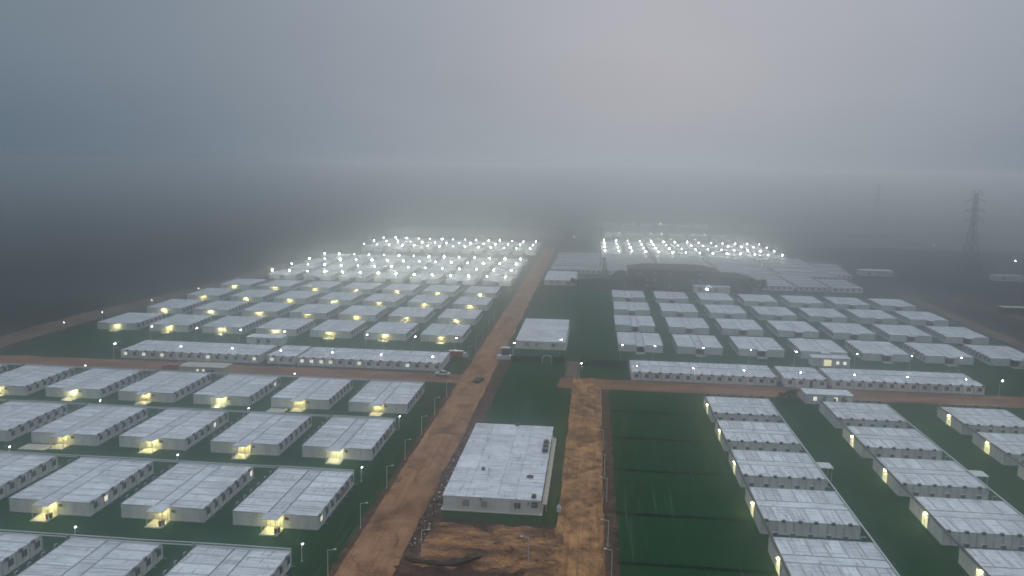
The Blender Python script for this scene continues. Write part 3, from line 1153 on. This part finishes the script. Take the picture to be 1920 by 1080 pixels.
def lamp_meshes(h, arm, r, mat):
    pole = MB().cyl((0, 0, -0.1), (0, 0, h), 0.085, 'pole', 0.06, n=7).cyl((0, 0, 0), (0, 0, 0.35), 0.14, 'pole', 0.12, n=7).mesh('pole')
    a = MB().cyl((0, 0, h - 0.05), (arm, 0, h + 0.12), 0.05, 'pole', 0.04, n=6).mesh('arm')
    hd = MB().box(min(arm, arm * 1.5), max(arm, arm * 1.5), -0.16, 0.16, h + 0.10, h + 0.22, 'pole').mesh('lamp_head')
    bulb = MB().ball((arm * 1.25, 0, h + 0.02), r, mat, sz=0.6).mesh('bulb') if mat else None
    return pole, a, hd, bulb


def lamp(name, meshes, x, y, label, group, rz=0.0, cat='street lamp'):
    root = put(name, None, None, (x, y, 0.02), rz, label, cat, group)
    put('pole', meshes[0], root)
    if meshes[1]:
        put('arm', meshes[1], root)
    put('lamp_head', meshes[2], root)
    if meshes[3]:
        put('bulb', meshes[3], root)
    return root


LM_UN = lamp_meshes(4.6, 0.9, 0.2, None)
LM_ST = lamp_meshes(5.0, 0.45, 0.20, 'street_light')
LM_GD = lamp_meshes(3.0, 0.12, 0.15, 'garden_light')
for i, y in enumerate((114, 131.5, 149.5, 165, 181.8, 197.4, 214.3)):
    lamp('road_lamp', LM_UN, -38.3, y, 'unlit white lamp post beside the main road, %s from the cross road' % ORD[6 - i], 'unlit posts along the main road')
for i, y in enumerate((258, 275, 292, 309, 326)):
    lamp('road_lamp', LM_UN, -39.2, y, 'unlit hazy lamp post beside the main road, %s beyond the cross road' % ORD[i], 'unlit posts along the main road')
for i, (x, y) in enumerate(((4.2, 119.8), (3.8, 130.4), (3.8, 149.3), (3.5, 162.3), (3.3, 178.1), (3.0, 196.2), (2.9, 213))):
    lamp('road_lamp', LM_UN, x, y, 'white lamp post on the lawn side of the red track, %s from the cross road' % ORD[6 - i], 'unlit posts along the red track', PI)
lamp('road_lamp', LM_UN, -25.8, 122.7, 'white lamp post in the churned dirt yard close to the main road', 'posts in the dirt yard')
lamp('road_lamp', LM_UN, -8.7, 122.2, 'white lamp post in the churned dirt yard close to the red track', 'posts in the dirt yard', PI)
for i, x in enumerate((-47.7, -63.5, -78.6, -94.8, -110.2, -126.8, -148.3)):
    lamp('street_lamp', LM_ST, x, 239.8, 'lit street lamp in front of the barracks with lit windows, %s from the main road' % ORD[i], 'lit lamps along the barracks')
for i, x in enumerate((-45.2, -59.1, -75.6, -104.3, -119.8, -135.4, -151.7)):
    lamp('street_lamp', LM_ST, x, 267.6, 'lit street lamp behind the barracks with lit windows, %s from the main road' % ORD[i], 'lit lamps along the barracks')
for i, x in enumerate((-3.2, 12.9, 29.1, 43.5, 59.3, 74.2, 88.7, 104.5, 114.2)):
    lamp('street_lamp', LM_ST, x, 238.6, 'lit street lamp between cross road and unlit barracks, %s from the lawn fence' % ORD[i], 'lit lamps along the barracks')
for i, x in enumerate((9.6, 20.1, 35.4, 50.5, 64.7, 83.4, 100.1, 115.0)):
    lamp('street_lamp', LM_ST, x, 267.0, 'lit street lamp behind the unlit barracks, %s from the green lawn' % ORD[i], 'lit lamps along the barracks')
lamp('street_lamp', LM_ST, -25.4, 263.6, 'tall lit lamp next to the blue guard kiosk', 'lamps by the fenced hall')
lamp('street_lamp', LM_ST, -10.4, 271.5, 'lit lamp before the right front corner of the fenced hall', 'lamps by the fenced hall')
GL = [(-44.0, 118.6, 'third'), (-44.1, 152.2, 'second'), (-44.6, 186.0, 'first')]
for i, (x, y, w) in enumerate(GL):
    lamp('garden_lamp', LM_GD, x, y, 'small lit globe lamp at the road end of dormitory rows, %s from cross road' % w, 'small lit lamps among the dormitories', cat='garden lamp')
for i, (x, y, w) in enumerate(((-82.1, 119.4, 'fourth'), (-82.6, 153.6, 'third'), (-118.5, 153.0, 'third'), (-81.9, 186.6, 'second'), (-120.0, 187.0, 'second'), (-144.8, 219.6, 'first'), (-83.0, 220.6, 'first'))):
    lamp('garden_lamp', LM_GD, x, y, 'small lit globe lamp behind the %s dormitory row, %s' %
         (w, 'third aisle from the main road' if x < -100 else 'second aisle from the main road'), 'small lit lamps among the dormitories', cat='garden lamp')
for i, (x, y) in enumerate(((-190.5, 278), (-189.5, 300), (-186, 330), (-183, 366))):
    lamp('track_lamp', LM_GD, x, y, 'tiny faint lamp along the dirt track beside the fields, %s from the cross road' % ORD[i], 'lamps along the dirt track', cat='garden lamp')
lamp('field_lamp', lamp_meshes(5, 0.4, 0.40, 'street_light'), 281, 585, 'single bright white light alone in the dark field', 'lone field lights')
lamp('field_lamp', lamp_meshes(5, 0.4, 0.22, 'faint_light'), 272, 698, 'faint distant white light beyond the power pylon', 'lone field lights')
lamp('field_lamp', lamp_meshes(5, 0.4, 0.30, 'faint_light'), -17.5, 690, 'lone lit lamp on the far central strip', 'lone field lights')
lamp('field_lamp', lamp_meshes(5, 0.4, 0.30, 'faint_light'), -36.5, 890, 'very faint lamp at the far end of the main road', 'lone field lights')
lamp('mast', (MB().cyl((0, 0, -0.2), (0, 0, 25), 0.34, 'steel', 0.16, n=8).mesh('pole'), None, MB().cyl((0, 0, 24.6), (0, 0, 25.6), 0.6, 'steel', 0.5, n=8).mesh('lamp_head'), None),
     3.9, 502.7, 'tall thin dark mast rising behind the dark trees', None, cat='mast')

# ------------------------------------------------------------------ distant floodlit clusters


def far_block_mesh():
    b = MB()
    for s in (-1, 1):
        x0, x1 = (HALF, HALF + 6.1) if s > 0 else (-HALF - 6.1, -HALF)
        b.box(x0, x1, 0, 20.0, 0.05, 2.5, 'wall')
        b.box(x0 - 0.05, x1 + 0.05, -0.05, 20.05, 2.501, 2.65, 'roof')
    return b.mesh('wing')


def far_parts():
    w = MB().box(HALF, HALF + 6.1, 0, 20, 0.05, 2.5, 'wall').box(HALF - 0.03, HALF + 6.15, -0.05, 20.05, 2.501, 2.65, 'roof')
    for k in range(7):
        w.box(HALF + 6.08, HALF + 6.13, k * 2.85 + 1, k * 2.85 + 2, 1, 2, 'glass')
        w.box(HALF + 6.15, HALF + 6.5, k * 2.85 + 0.2, k * 2.85 + 0.9, 2.2, 2.85, 'unit_case')
    wing = w.mesh('wing')
    cor = MB().box(-HALF + 0.05, HALF - 0.05, 0.2, 19.8, 2.3, 2.48, 'corridor').mesh('corridor_roof')
    pr = MB().box(-1.6, 1.6, -3.4, 0.19, 2.4, 2.52, 'corridor').box(-1.5, -1.4, -3.3, -3.2, 0, 2.41, 'pole').box(1.4, 1.5, -3.3, -3.2, 0, 2.41, 'pole').mesh('porch')
    fl = MB().cyl((0, 0, 2.6), (0, 0, 5.0), 0.06, 'pole', n=6).cyl((0, 0, 5.0), (0, -1.5, 5.05), 0.05, 'pole', n=6).mesh('lamp_bracket')
    em = MB().ball((0, -1.9, 5.0), 0.5, 'flood_light', n=8, rings=5).mesh('floodlight')
    em2 = MB().ball((0, -1.9, 5.0), 0.46, 'flood_light_warm', n=8, rings=5).mesh('floodlight')
    em3 = MB().ball((0, -1.9, 5.0), 0.42, 'flood_light_dim', n=8, rings=5).mesh('floodlight')
    return wing, cor, pr, fl, em, em2, em3


FAR = far_parts()


M_FAINT = MB().ball((0, -0.3, 4.2), 0.34, 'faint_light', n=8, rings=5).mesh('floodlight')


def far_block(x, y, label, group, lit=True, em=None):
    root = put('distant_dormitory', None, None, (x, y, 0), 0, label, 'dormitory', group)
    put('wing', FAR[0], root)
    put('wing', FAR[0], root, (0, 20, 0), PI)
    put('corridor_roof', FAR[1], root)
    put('porch', FAR[2], root)
    if lit:
        for s in (-1, 1):
            br = put('lamp_bracket', FAR[3], root, (s * 4.8, 0.1, 0))
            put('floodlight', em or FAR[random.choice((4, 4, 5, 6))], br)
    return root


G1 = 'floodlit dormitories in the haze, near cluster'
for r, y in enumerate((425.9, 454.6, 484.0, 512.6)):
    for c in range(7):
        far_block(-50.2 - 19.25 * c, y, 'floodlit hazy dormitory, %s row of nearer floodlit cluster, %s from main road' % (ORD[r], ORD[c]), G1)
G2 = 'floodlit dormitories in the haze, far cluster'
for r, y in enumerate((580.0, 607.2, 635.8)):
    for c in range(7):
        far_block(-49.6 - 18.25 * c, y, 'faint floodlit dormitory, %s row of the farther floodlit cluster, %s from the main road' % (ORD[r], ORD[c]), G2)
G3 = 'floodlit dormitories in the haze beyond the lawn'
for r, y in enumerate((581.8, 608.6, 636.0, 664.2)):
    for c in range(7):
        far_block(12.3 + 18.5 * c, y, 'floodlit dormitory beyond the grey roof terraces, %s row, %s from the dark mast side' % (ORD[r], ORD[c]), G3)
for r, y in enumerate((755.0, 894.0)):
    for c in range(6):
        far_block(17 + 19 * c, y, 'barely visible dormitory, %s row past the floodlit clusters, %s from mast side' % (ORD[r], ORD[c]), 'barely visible dormitories', c % 2 == r, M_FAINT)

# unlit grey terraces in the haze behind the dark building
M_TER = {}


def terrace(x, y, n, label):
    if n not in M_TER:
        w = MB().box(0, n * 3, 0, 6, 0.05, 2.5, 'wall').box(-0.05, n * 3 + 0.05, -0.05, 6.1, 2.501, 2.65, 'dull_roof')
        for k in range(n):
            w.box(k * 3 + 0.9, k * 3 + 1.9, -0.04, 0.02, 1, 2, 'glass')
        M_TER[n] = (w.mesh('wing'), MB().box(n * 1.5 - 1.2, n * 1.5 + 1.2, 6.12, 8.95, 2.2, 2.36, 'corridor').mesh('link_roof'))
    root = put('distant_terrace', None, None, (x, y, 0), 0, label, 'dormitory', 'unlit terraces in the haze')
    put('wing', M_TER[n][0], root)
    put('wing', M_TER[n][0], root, (n * 3, 15.1, 0), PI)
    put('link_roof', M_TER[n][1], root)
    return root


for r, y in enumerate((486, 507, 528, 549, 568)):
    for c in range(5):
        terrace(-25 + c * 33.5 + random.uniform(-0.6, 0.6), y, 10, 'long unlit grey terrace, %s row behind the dark building, %s from main road' % (ORD[r], ORD[c]))
for r, y in enumerate((441, 458, 476, 497, 518, 540)):
    n = (3, 3, 2, 1, 1, 1)[r]
    for c in range(n):
        x = 89 + c * 17.5 if r < 3 else 135
        if r >= 3:
            x = 135 + (r - 3) * 3
        terrace(x, y, 5, 'short unlit grey terrace beyond the dark building, %s row, %s from it' % (ORD[r], ORD[c]))

# ------------------------------------------------------------------ dark three-storey building
big = put('dark_building', None, None, (18, 431, 0), 0, 'dark unlit three storey building with hipped roof standing in the haze', 'building')
put('wall', MB().box(0, 46, 0, 14, 0, 10.4, 'dark_wall').box(46.01, 61, 1.5, 12.5, 0, 7.2, 'dark_wall').mesh('wall'), big)
b = MB()
for (a, c, z0, z1, rx0, rx1, ry) in (((-0.8, -0.8), (46.6, 14.8), 10.402, 12.8, 8, 37, 7), ((46.62, 0.8), (61.8, 13.2), 7.202, 9.3, 47, 56, 7)):
    x0, y0, x1, y1 = a[0], a[1], c[0], c[1]
    b.poly([(x0, y0, z0), (x1, y0, z0), (rx1, ry, z1), (rx0, ry, z1)], 'dark_roof')
    b.poly([(x1, y1, z0), (x0, y1, z0), (rx0, ry, z1), (rx1, ry, z1)], 'dark_roof')
    b.poly([(x1, y0, z0), (x1, y1, z0), (rx1, ry, z1)], 'dark_roof')
    b.poly([(x0, y1, z0), (x0, y0, z0), (rx0, ry, z1)], 'dark_roof')
    b.poly([(x0, y1, z0), (x1, y1, z0), (x1, y0, z0), (x0, y0, z0)], 'dark_roof')
put('roof', b.mesh('roof'), big)
mw = MB().box(-0.8, 0.8, -0.06, 0.02, 0, 1.6, 'window_frame').box(-0.68, 0.68, -0.08, -0.05, 0.1, 1.5, 'glass').mesh('window')
mwp = MB().box(-0.8, 0.8, -0.06, 0.02, 0, 1.6, 'window_frame').box(-0.68, 0.68, -0.08, -0.05, 0.1, 1.5, 'pane_pale').mesh('window')
for st_ in range(3):
    for k in range(15):
        if k > 11 and st_ == 2:
            continue
        put('window', mwp if random.random() < 0.35 else mw, big, (2.2 + k * 3.85 + (1.6 if k > 11 else 0), 1.5 if k > 11 else 0, 1.0 + st_ * (3.3 if k < 12 else 3.0)))
sh = put('dark_shed', None, None, (-7, 428, 0), 0, 'long low dark shed next to the dark three storey building', 'shed')
put('wall', MB().box(0, 22, 0, 16, 0, 4.2, 'dark_wall').mesh('wall'), sh)
put('roof', MB().prism([(-0.5, 4.2), (22.5, 4.2), (22.5, 4.5), (11, 5.6), (-0.5, 4.5)], -0.5, 16.5, 'dark_roof').mesh('roof'), sh)
put('door', MB().box(9, 12, -0.06, 0.02, 0.02, 3.2, 'steel').mesh('door'), sh)

# ------------------------------------------------------------------ trees


def tree_meshes(h, rad, seed, leaf, count=900, size=0.34):
    rnd = random.Random(seed)
    tb = MB()
    tb.cyl((0, 0, -0.2), (0.1, 0.05, h * 0.45), rad * 0.09, 'bark', rad * 0.055, n=7)
    clumps = []
    for k in range(9):
        a = rnd.uniform(0, 2 * PI)
        rr = rad * rnd.uniform(0.25, 0.8)
        z = h * rnd.uniform(0.45, 0.9)
        c = Vector((rr * math.cos(a), rr * math.sin(a), z))
        clumps.append((c, rad * rnd.uniform(0.28, 0.5)))
        tb.cyl((0.1, 0.05, h * rnd.uniform(0.25, 0.45)), tuple(c), rad * 0.045, 'bark', rad * 0.012, n=5)
    cb = MB()
    for i in range(count):
        c, r = rnd.choice(clumps)
        d = Vector((rnd.gauss(0, 1), rnd.gauss(0, 1), rnd.gauss(0, 0.8))).normalized()
        p = c + d * r * rnd.uniform(0.45, 1.08)
        n = (d + Vector((rnd.gauss(0, 0.5), rnd.gauss(0, 0.5), rnd.gauss(0, 0.5)))).normalized()
        a = n.orthogonal().normalized()
        q = n.cross(a)
        s = size * rnd.uniform(0.6, 1.4)
        cb.poly([p + a * s, p + q * s * 0.7, p - a * s, p - q * s * 0.7], leaf)
    return tb.mesh('trunk'), cb.mesh('crown')


TREES = [tree_meshes(8.5, 4.0, 1, 'leaf', 1200, 0.42), tree_meshes(7.0, 3.4, 2, 'leaf', 1000, 0.4), tree_meshes(10, 4.2, 3, 'leaf', 1300, 0.45)]


def tree(x, y, k, s, label, group='trees by the dark building', cat='tree', name='tree'):
    root = put(name, None, None, (x, y, 0), x * 1.7, label, cat, group)
    root.scale = (s, s, s)
    put('trunk', TREES[k][0], root)
    put('crown', TREES[k][1], root)
    return root


for i, (x, y, k, s) in enumerate(((18.5, 424, 0, 0.9), (24.5, 425.5, 1, 1.0), (31, 424.5, 1, 0.8), (79, 426, 0, 0.9), (84.5, 428, 2, 0.75), (82, 436, 1, 1.0), (14, 438, 2, 0.9), (-9.5, 431, 1, 0.7))):
    tree(x, y, k, s, 'dark hazy tree beside the three storey building, %s counted from the long shed' % ORD[{7: 0, 6: 1, 0: 2, 1: 3, 2: 4, 3: 5, 5: 6, 4: 7}[i]])
TREES.append(tree_meshes(3.6, 1.9, 9, 'leaf_yellow', 900, 0.2))
tree(54.6, 225.6, 3, 1.05, 'olive bush beside the grey hut on the cross road', None, 'bush', 'bush')
tree(51.8, 223.8, 3, 0.8, 'smaller olive bush on the lawn side of the grey hut', None, 'bush', 'bush')
tree(-108.6, 222.4, 3, 0.7, 'small yellow green bush before the cream hut', None, 'bush', 'bush')

# ------------------------------------------------------------------ power pylons


def pylon_mesh(metal):
    h = 53.0
    lv = [0, 9, 17, 24, 30, 35, 39, 43, 47, 51]

    def half(z):
        return 4.6 * (1 - z / 33.0) + 1.15 * (z / 33.0) if z < 33 else 1.15 - 0.5 * (z - 33) / 20

    b = MB()
    cor = lambda z: [Vector((sx * half(z), sy * half(z), z)) for sx, sy in ((1, 1), (-1, 1), (-1, -1), (1, -1))]
    for z0, z1 in zip(lv, lv[1:]):
        a, c = cor(z0), cor(z1)
        for i in range(4):
            j = (i + 1) % 4
            b.cyl(a[i], c[i], 0.22, metal, n=4, caps=False)
            b.cyl(a[i], c[j], 0.13, metal, n=4, caps=False)
            b.cyl(a[j], c[i], 0.13, metal, n=4, caps=False)
            b.cyl(c[i], c[j], 0.13, metal, n=4, caps=False)
    body = b.mesh('lattice')
    arms = []
    for z, ln in ((34.5, 8.2), (40, 8.6), (46, 8.0), (51, 5.0)):
        b = MB()
        for s in (-1, 1):
            tip = Vector((s * ln, 0, z + 0.2))
            for sy in (-1, 1):
                hh = half(z)
                b.cyl((s * hh, sy * hh, z), tip, 0.15, metal, n=4, caps=False)
                b.cyl((s * hh, sy * hh, z + 1.8), tip, 0.13, metal, n=4, caps=False)
            b.cyl(tip, tip - Vector((0, 0, 2.4)), 0.14, metal, n=5)
        arms.append(b.mesh('cross_arm'))
    return body, arms


PYL = [pylon_mesh('steel'), pylon_mesh('hazed_steel')]
for x, y, rz, lab in ((227, 526, 0.5, 'nearest lattice power pylon with four cross arms, dark in the haze'),
                      (270, 834, 0.5, 'second lattice power pylon, pale in the haze'),
                      (305, 1150, 0.5, 'third lattice power pylon, almost lost in the haze')):
    root = put('power_pylon', None, None, (x, y, 0), rz, lab, 'pylon', 'power pylons in the haze')
    PB, PA = PYL[0 if y < 600 else 1]
    put('lattice', PB, root)
    for a in PA:
        put('cross_arm', a, root)

# ------------------------------------------------------------------ vehicles


def wheel_mesh(r):
    return (MB().cyl((0, -0.1, 0), (0, 0.1, 0), r, 'rubber', n=14).mesh('tyre'),
            MB().cyl((0, -0.115, 0), (0, 0.115, 0), r * 0.6, 'pole', n=10).mesh('rim'))


def car(x, y, rz, paint, name, label):
    root = put(name, None, None, (x, y, 0.14), rz, label, 'car', 'vehicles on the dirt roads')
    prof = [(-2.2, 0.35), (-2.25, 0.7), (-2.1, 0.9), (-1.2, 0.98), (1.3, 0.98), (2.1, 0.86), (2.25, 0.62), (2.2, 0.35)]
    put('body', MB().prism(prof, -0.86, 0.86, paint).mesh('body'), root)
    put('cabin', MB().prism([(-1.55, 0.985), (-0.75, 1.44), (0.35, 1.46), (1.05, 0.985)], -0.72, 0.72, 'glass').mesh('cabin'), root)
    put('roof', MB().box(-0.72, 0.34, -0.66, 0.66, 1.455, 1.50, paint).mesh('roof'), root)
    t_, r_ = wheel_mesh(0.33)
    for wx in (-1.4, 1.4):
        for wy in (-0.8, 0.8):
            w = put('wheel', t_, root, (wx, wy, 0.33))
            put('rim', r_, w)
    for wy in (-0.6, 0.6):
        put('headlight', MB().box(2.12, 2.26, wy - 0.18, wy + 0.18, 0.62, 0.78, 'white_paint').mesh('headlight'), root)
    return root


car(-43.6, 236.6, PI, 'white_paint', 'parked_car', 'white saloon car on the cross road at the end of the barracks')
car(-32.0, 231.5, PI * 0.42, 'car_grey', 'parked_car', 'dark car on the main road at the crossing')


def truck(x, y, rz, box_mat, cab_mat, top_mat, label, ln=4.2, hh=1.5):
    root = put('truck', None, None, (x, y, 0.12), rz, label, 'truck', 'vehicles on the dirt roads')
    put('chassis', MB().box(-ln / 2, ln / 2 + 1.5, -0.5, 0.5, 0.45, 0.62, 'rubber').mesh('chassis'), root)
    cg = put('cargo_box', MB().box(-ln / 2, ln / 2 - 0.1, -0.95, 0.95, 0.63, 0.63 + hh, box_mat).mesh('cargo_box'), root)
    put('cargo_top', MB().box(-ln / 2 - 0.05, ln / 2 - 0.05, -1.0, 1.0, 0.632 + hh, 0.78 + hh, top_mat).mesh('cargo_top'), cg)
    put('cab', MB().prism([(ln / 2, 0.55), (ln / 2, 1.95), (ln / 2 + 0.9, 1.95), (ln / 2 + 1.4, 1.25), (ln / 2 + 1.5, 0.55)], -0.9, 0.9, cab_mat).mesh('cab'), root)
    put('windscreen', MB().prism([(ln / 2 + 0.96, 1.92), (ln / 2 + 1.42, 1.29), (ln / 2 + 1.45, 1.30), (ln / 2 + 0.99, 1.93)], -0.8, 0.8, 'glass').mesh('windscreen'), root)
    t_, r_ = wheel_mesh(0.4)
    for wx in (-ln / 2 + 0.8, ln / 2 + 0.7):
        for wy in (-0.85, 0.85):
            w = put('wheel', t_, root, (wx, wy, 0.4))
            put('rim', r_, w)
    return root


truck(-43.4, 259.8, 0.0, 'red_banner', 'white_paint', 'white_paint', 'small truck with dull red sides and white top beside the main road', 4.6, 1.7)
truck(-122.6, 228.0, PI, 'orange', 'red_banner', 'orange', 'orange truck parked against the cream hut', 3.4, 1.5)

# ------------------------------------------------------------------ guard kiosk, fences, arch, loose things
k = put('guard_kiosk', None, None, (-27.9, 261.8, 0), 0, 'blue guard kiosk with a white base beside the main road', 'kiosk')
put('base', MB().box(-2.4, 2.4, -1.3, 1.3, 0.0, 1.25, 'white_paint').mesh('base'), k)
put('cabin', MB().box(-0.9, 1.6, -0.4, 1.28, 1.252, 3.6, 'blue').mesh('cabin'), k)
put('window', MB().box(-0.6, 1.3, -0.45, -0.39, 2.1, 3.1, 'glass').mesh('window'), k)
put('roof', MB().box(-1.1, 1.8, -0.6, 1.45, 3.602, 3.78, 'white_paint').mesh('roof'), k)
a = put('white_arch', None, None, (-13.9, 258.6, 0), 0, 'small white arch over the gap in the dark fence', 'arch', None)
b = MB()
pts = [(1.55 * math.cos(PI * i / 10), 0, 1.2 + 1.3 * math.sin(PI * i / 10)) for i in range(11)]
for p, q in zip(pts, pts[1:]):
    b.cyl(p, q, 0.14, 'white_paint', n=6)
put('hoop', b.mesh('hoop'), a)
for s in (-1, 1):
    put('leg', MB().cyl((s * 1.55, 0, 0), (s * 1.55, 0, 1.25), 0.14, 'white_paint', n=6).mesh('leg'), a)


def fence(x0, x1, y, label):
    root = put('dark_fence', None, None, (x0, y, 0), 0, label, 'fence', 'dark netted fences')
    n = max(1, int((x1 - x0) / 2.4))
    w = (x1 - x0) / n
    pm = MB().box(0.06, w - 0.06, -0.03, 0.03, 0.06, 1.9, 'dark_fence').box(0.06, w - 0.06, -0.05, 0.05, 1.901, 1.96, 'dark_fence').mesh('panel')
    po = MB().box(-0.05, 0.05, -0.06, 0.06, 0, 2.05, 'steel').mesh('post')
    for i in range(n):
        put('panel', pm, root, (i * w, 0, 0))
    for i in range(n + 1):
        put('post', po, root, (i * w, 0, 0))


fence(-25.4, -15.6, 258.6, 'dark netted fence before the hall, between kiosk and white arch')
fence(-12.2, -8.4, 258.6, 'short dark netted fence between white arch and track')
fence(-3.0, 11.6, 257.6, 'dark netted fence between the track and the barracks')
cb = put('utility_cabinet', None, None, (-4.9, 143.4, 0.02), 0, 'white utility cabinet on the netting beside the red track', 'cabinet')
put('body', MB().box(-0.36, 0.36, -0.28, 0.28, 0, 0.95, 'white_paint').mesh('body'), cb)
put('cap', MB().box(-0.2, 0.2, -0.16, 0.16, 0.95, 1.3, 'white_paint').box(-0.08, 0.08, -0.08, 0.08, 0.85, 0.95, 'steel').mesh('cap'), cb)
# rolled tarpaulin in the yard
vs, fs = [], []
path = [(-28.2, 121.6, 0.25), (-26.6, 121.0, 0.42), (-25, 120.6, 0.35), (-23.3, 120.5, 0.5), (-21.8, 120.4, 0.4), (-20.4, 120.8, 0.55), (-19.2, 121.5, 0.7), (-18.2, 122.3, 0.85), (-17.2, 123.2, 0.7), (-16.6, 123.7, 0.35)]
for i, (x, y, r) in enumerate(path):
    for j in range(10):
        an = 2 * PI * j / 10
        k_ = r * (1 + 0.55 * noise.noise((x * 2, y * 2, j * 1.3)))
        vs.append((x + 0.3 * math.sin(an * 3), y + k_ * math.cos(an), 0.35 + max(-0.4, k_ * 0.75 * math.sin(an))))
for i in range(len(path) - 1):
    for j in range(10):
        j2 = (j + 1) % 10
        fs.append((i * 10 + j, (i + 1) * 10 + j, (i + 1) * 10 + j2, i * 10 + j2))
fs.append(tuple(range(10)))
fs.append(tuple(reversed(range((len(path) - 1) * 10, len(path) * 10))))
me = bpy.data.meshes.new('tarpaulin_roll')
me.from_pydata(vs, [], fs)
me.materials.append(MATS['tarp'])
put('tarpaulin_roll', me, None, label='long black rolled tarpaulin lying in the churned dirt yard', cat='tarpaulin')

# bins on the nearest porches
M_BIN = (MB().cyl((0, 0, 0), (0, 0, 0.85), 0.24, 'bin', 0.28, n=10).mesh('body'), MB().cyl((0, 0, 0.85), (0, 0, 0.93), 0.3, 'bin', 0.27, n=10).mesh('lid'))
for c in range(3):
    for s, w in ((0.95, 'outer'), (1.3, 'inner')):
        root = put('bin', None, None, (XC[c] + s, ROWS[2] - 2.3 + (0.45 if w == 'inner' else 0), 0.2), 0,
                   'brown bin, %s of the pair, third row porch, %s dormitory from main road' % (w, ORD[c]), 'bin', 'bins on the porches')
        put('body', M_BIN[0], root)
        put('lid', M_BIN[1], root)
# rubble along the ditch beside the main road
rnd = random.Random(5)
b = MB()
for i in range(160):
    x, y = rnd.uniform(-28.8, -26.4), rnd.uniform(125, 186)
    s = rnd.uniform(0.08, 0.3)
    b.ball((x, y, s * 0.4 + 0.08), s, 'pipe' if rnd.random() < 0.4 else 'skirt', n=5, rings=3, sz=0.7)
cl = MB()
for i in range(260):
    x, y = rnd.uniform(-28, -3.5), rnd.uniform(106, 135)
    s_ = rnd.uniform(0.05, 0.17)
    cl.ball((x, y, 0.22 + s_ * 0.2), s_, rnd.choice(('bark', 'dirt_yard', 'dirt_yard', 'mud')), n=5, rings=3, sz=0.7)
put('soil_clods', cl.mesh('soil_clods'), None, label='loose clods of earth scattered over the churned dirt yard', cat='soil', kind='stuff')
put('rubble', b.mesh('rubble'), None, label='loose pale and dark rubble strewn along the ditch beside the hall', cat='rubble', kind='stuff')

# ------------------------------------------------------------------ haze
hz_me = MB().box(-3100, 3100, -2600, 3600, -1.2, 64.5, 'skirt').mesh('haze')
hm = bpy.data.materials.new('haze')
hm.use_nodes = True
ht = hm.node_tree
ht.nodes.clear()
ho = ht.nodes.new('ShaderNodeOutputMaterial')
pv = ht.nodes.new('ShaderNodeVolumePrincipled')
pv.inputs['Color'].default_value = (0.945, 0.97, 0.985, 1)
pv.inputs['Density'].default_value = 0.0023
pv.inputs['Anisotropy'].default_value = 0.952
ht.links.new(pv.outputs[0], ho.inputs['Volume'])
hz_me.materials.clear()
hz_me.materials.append(hm)
put('haze', hz_me, None, label='thin grey dusk haze filling the whole camp', cat='haze', kind='stuff')
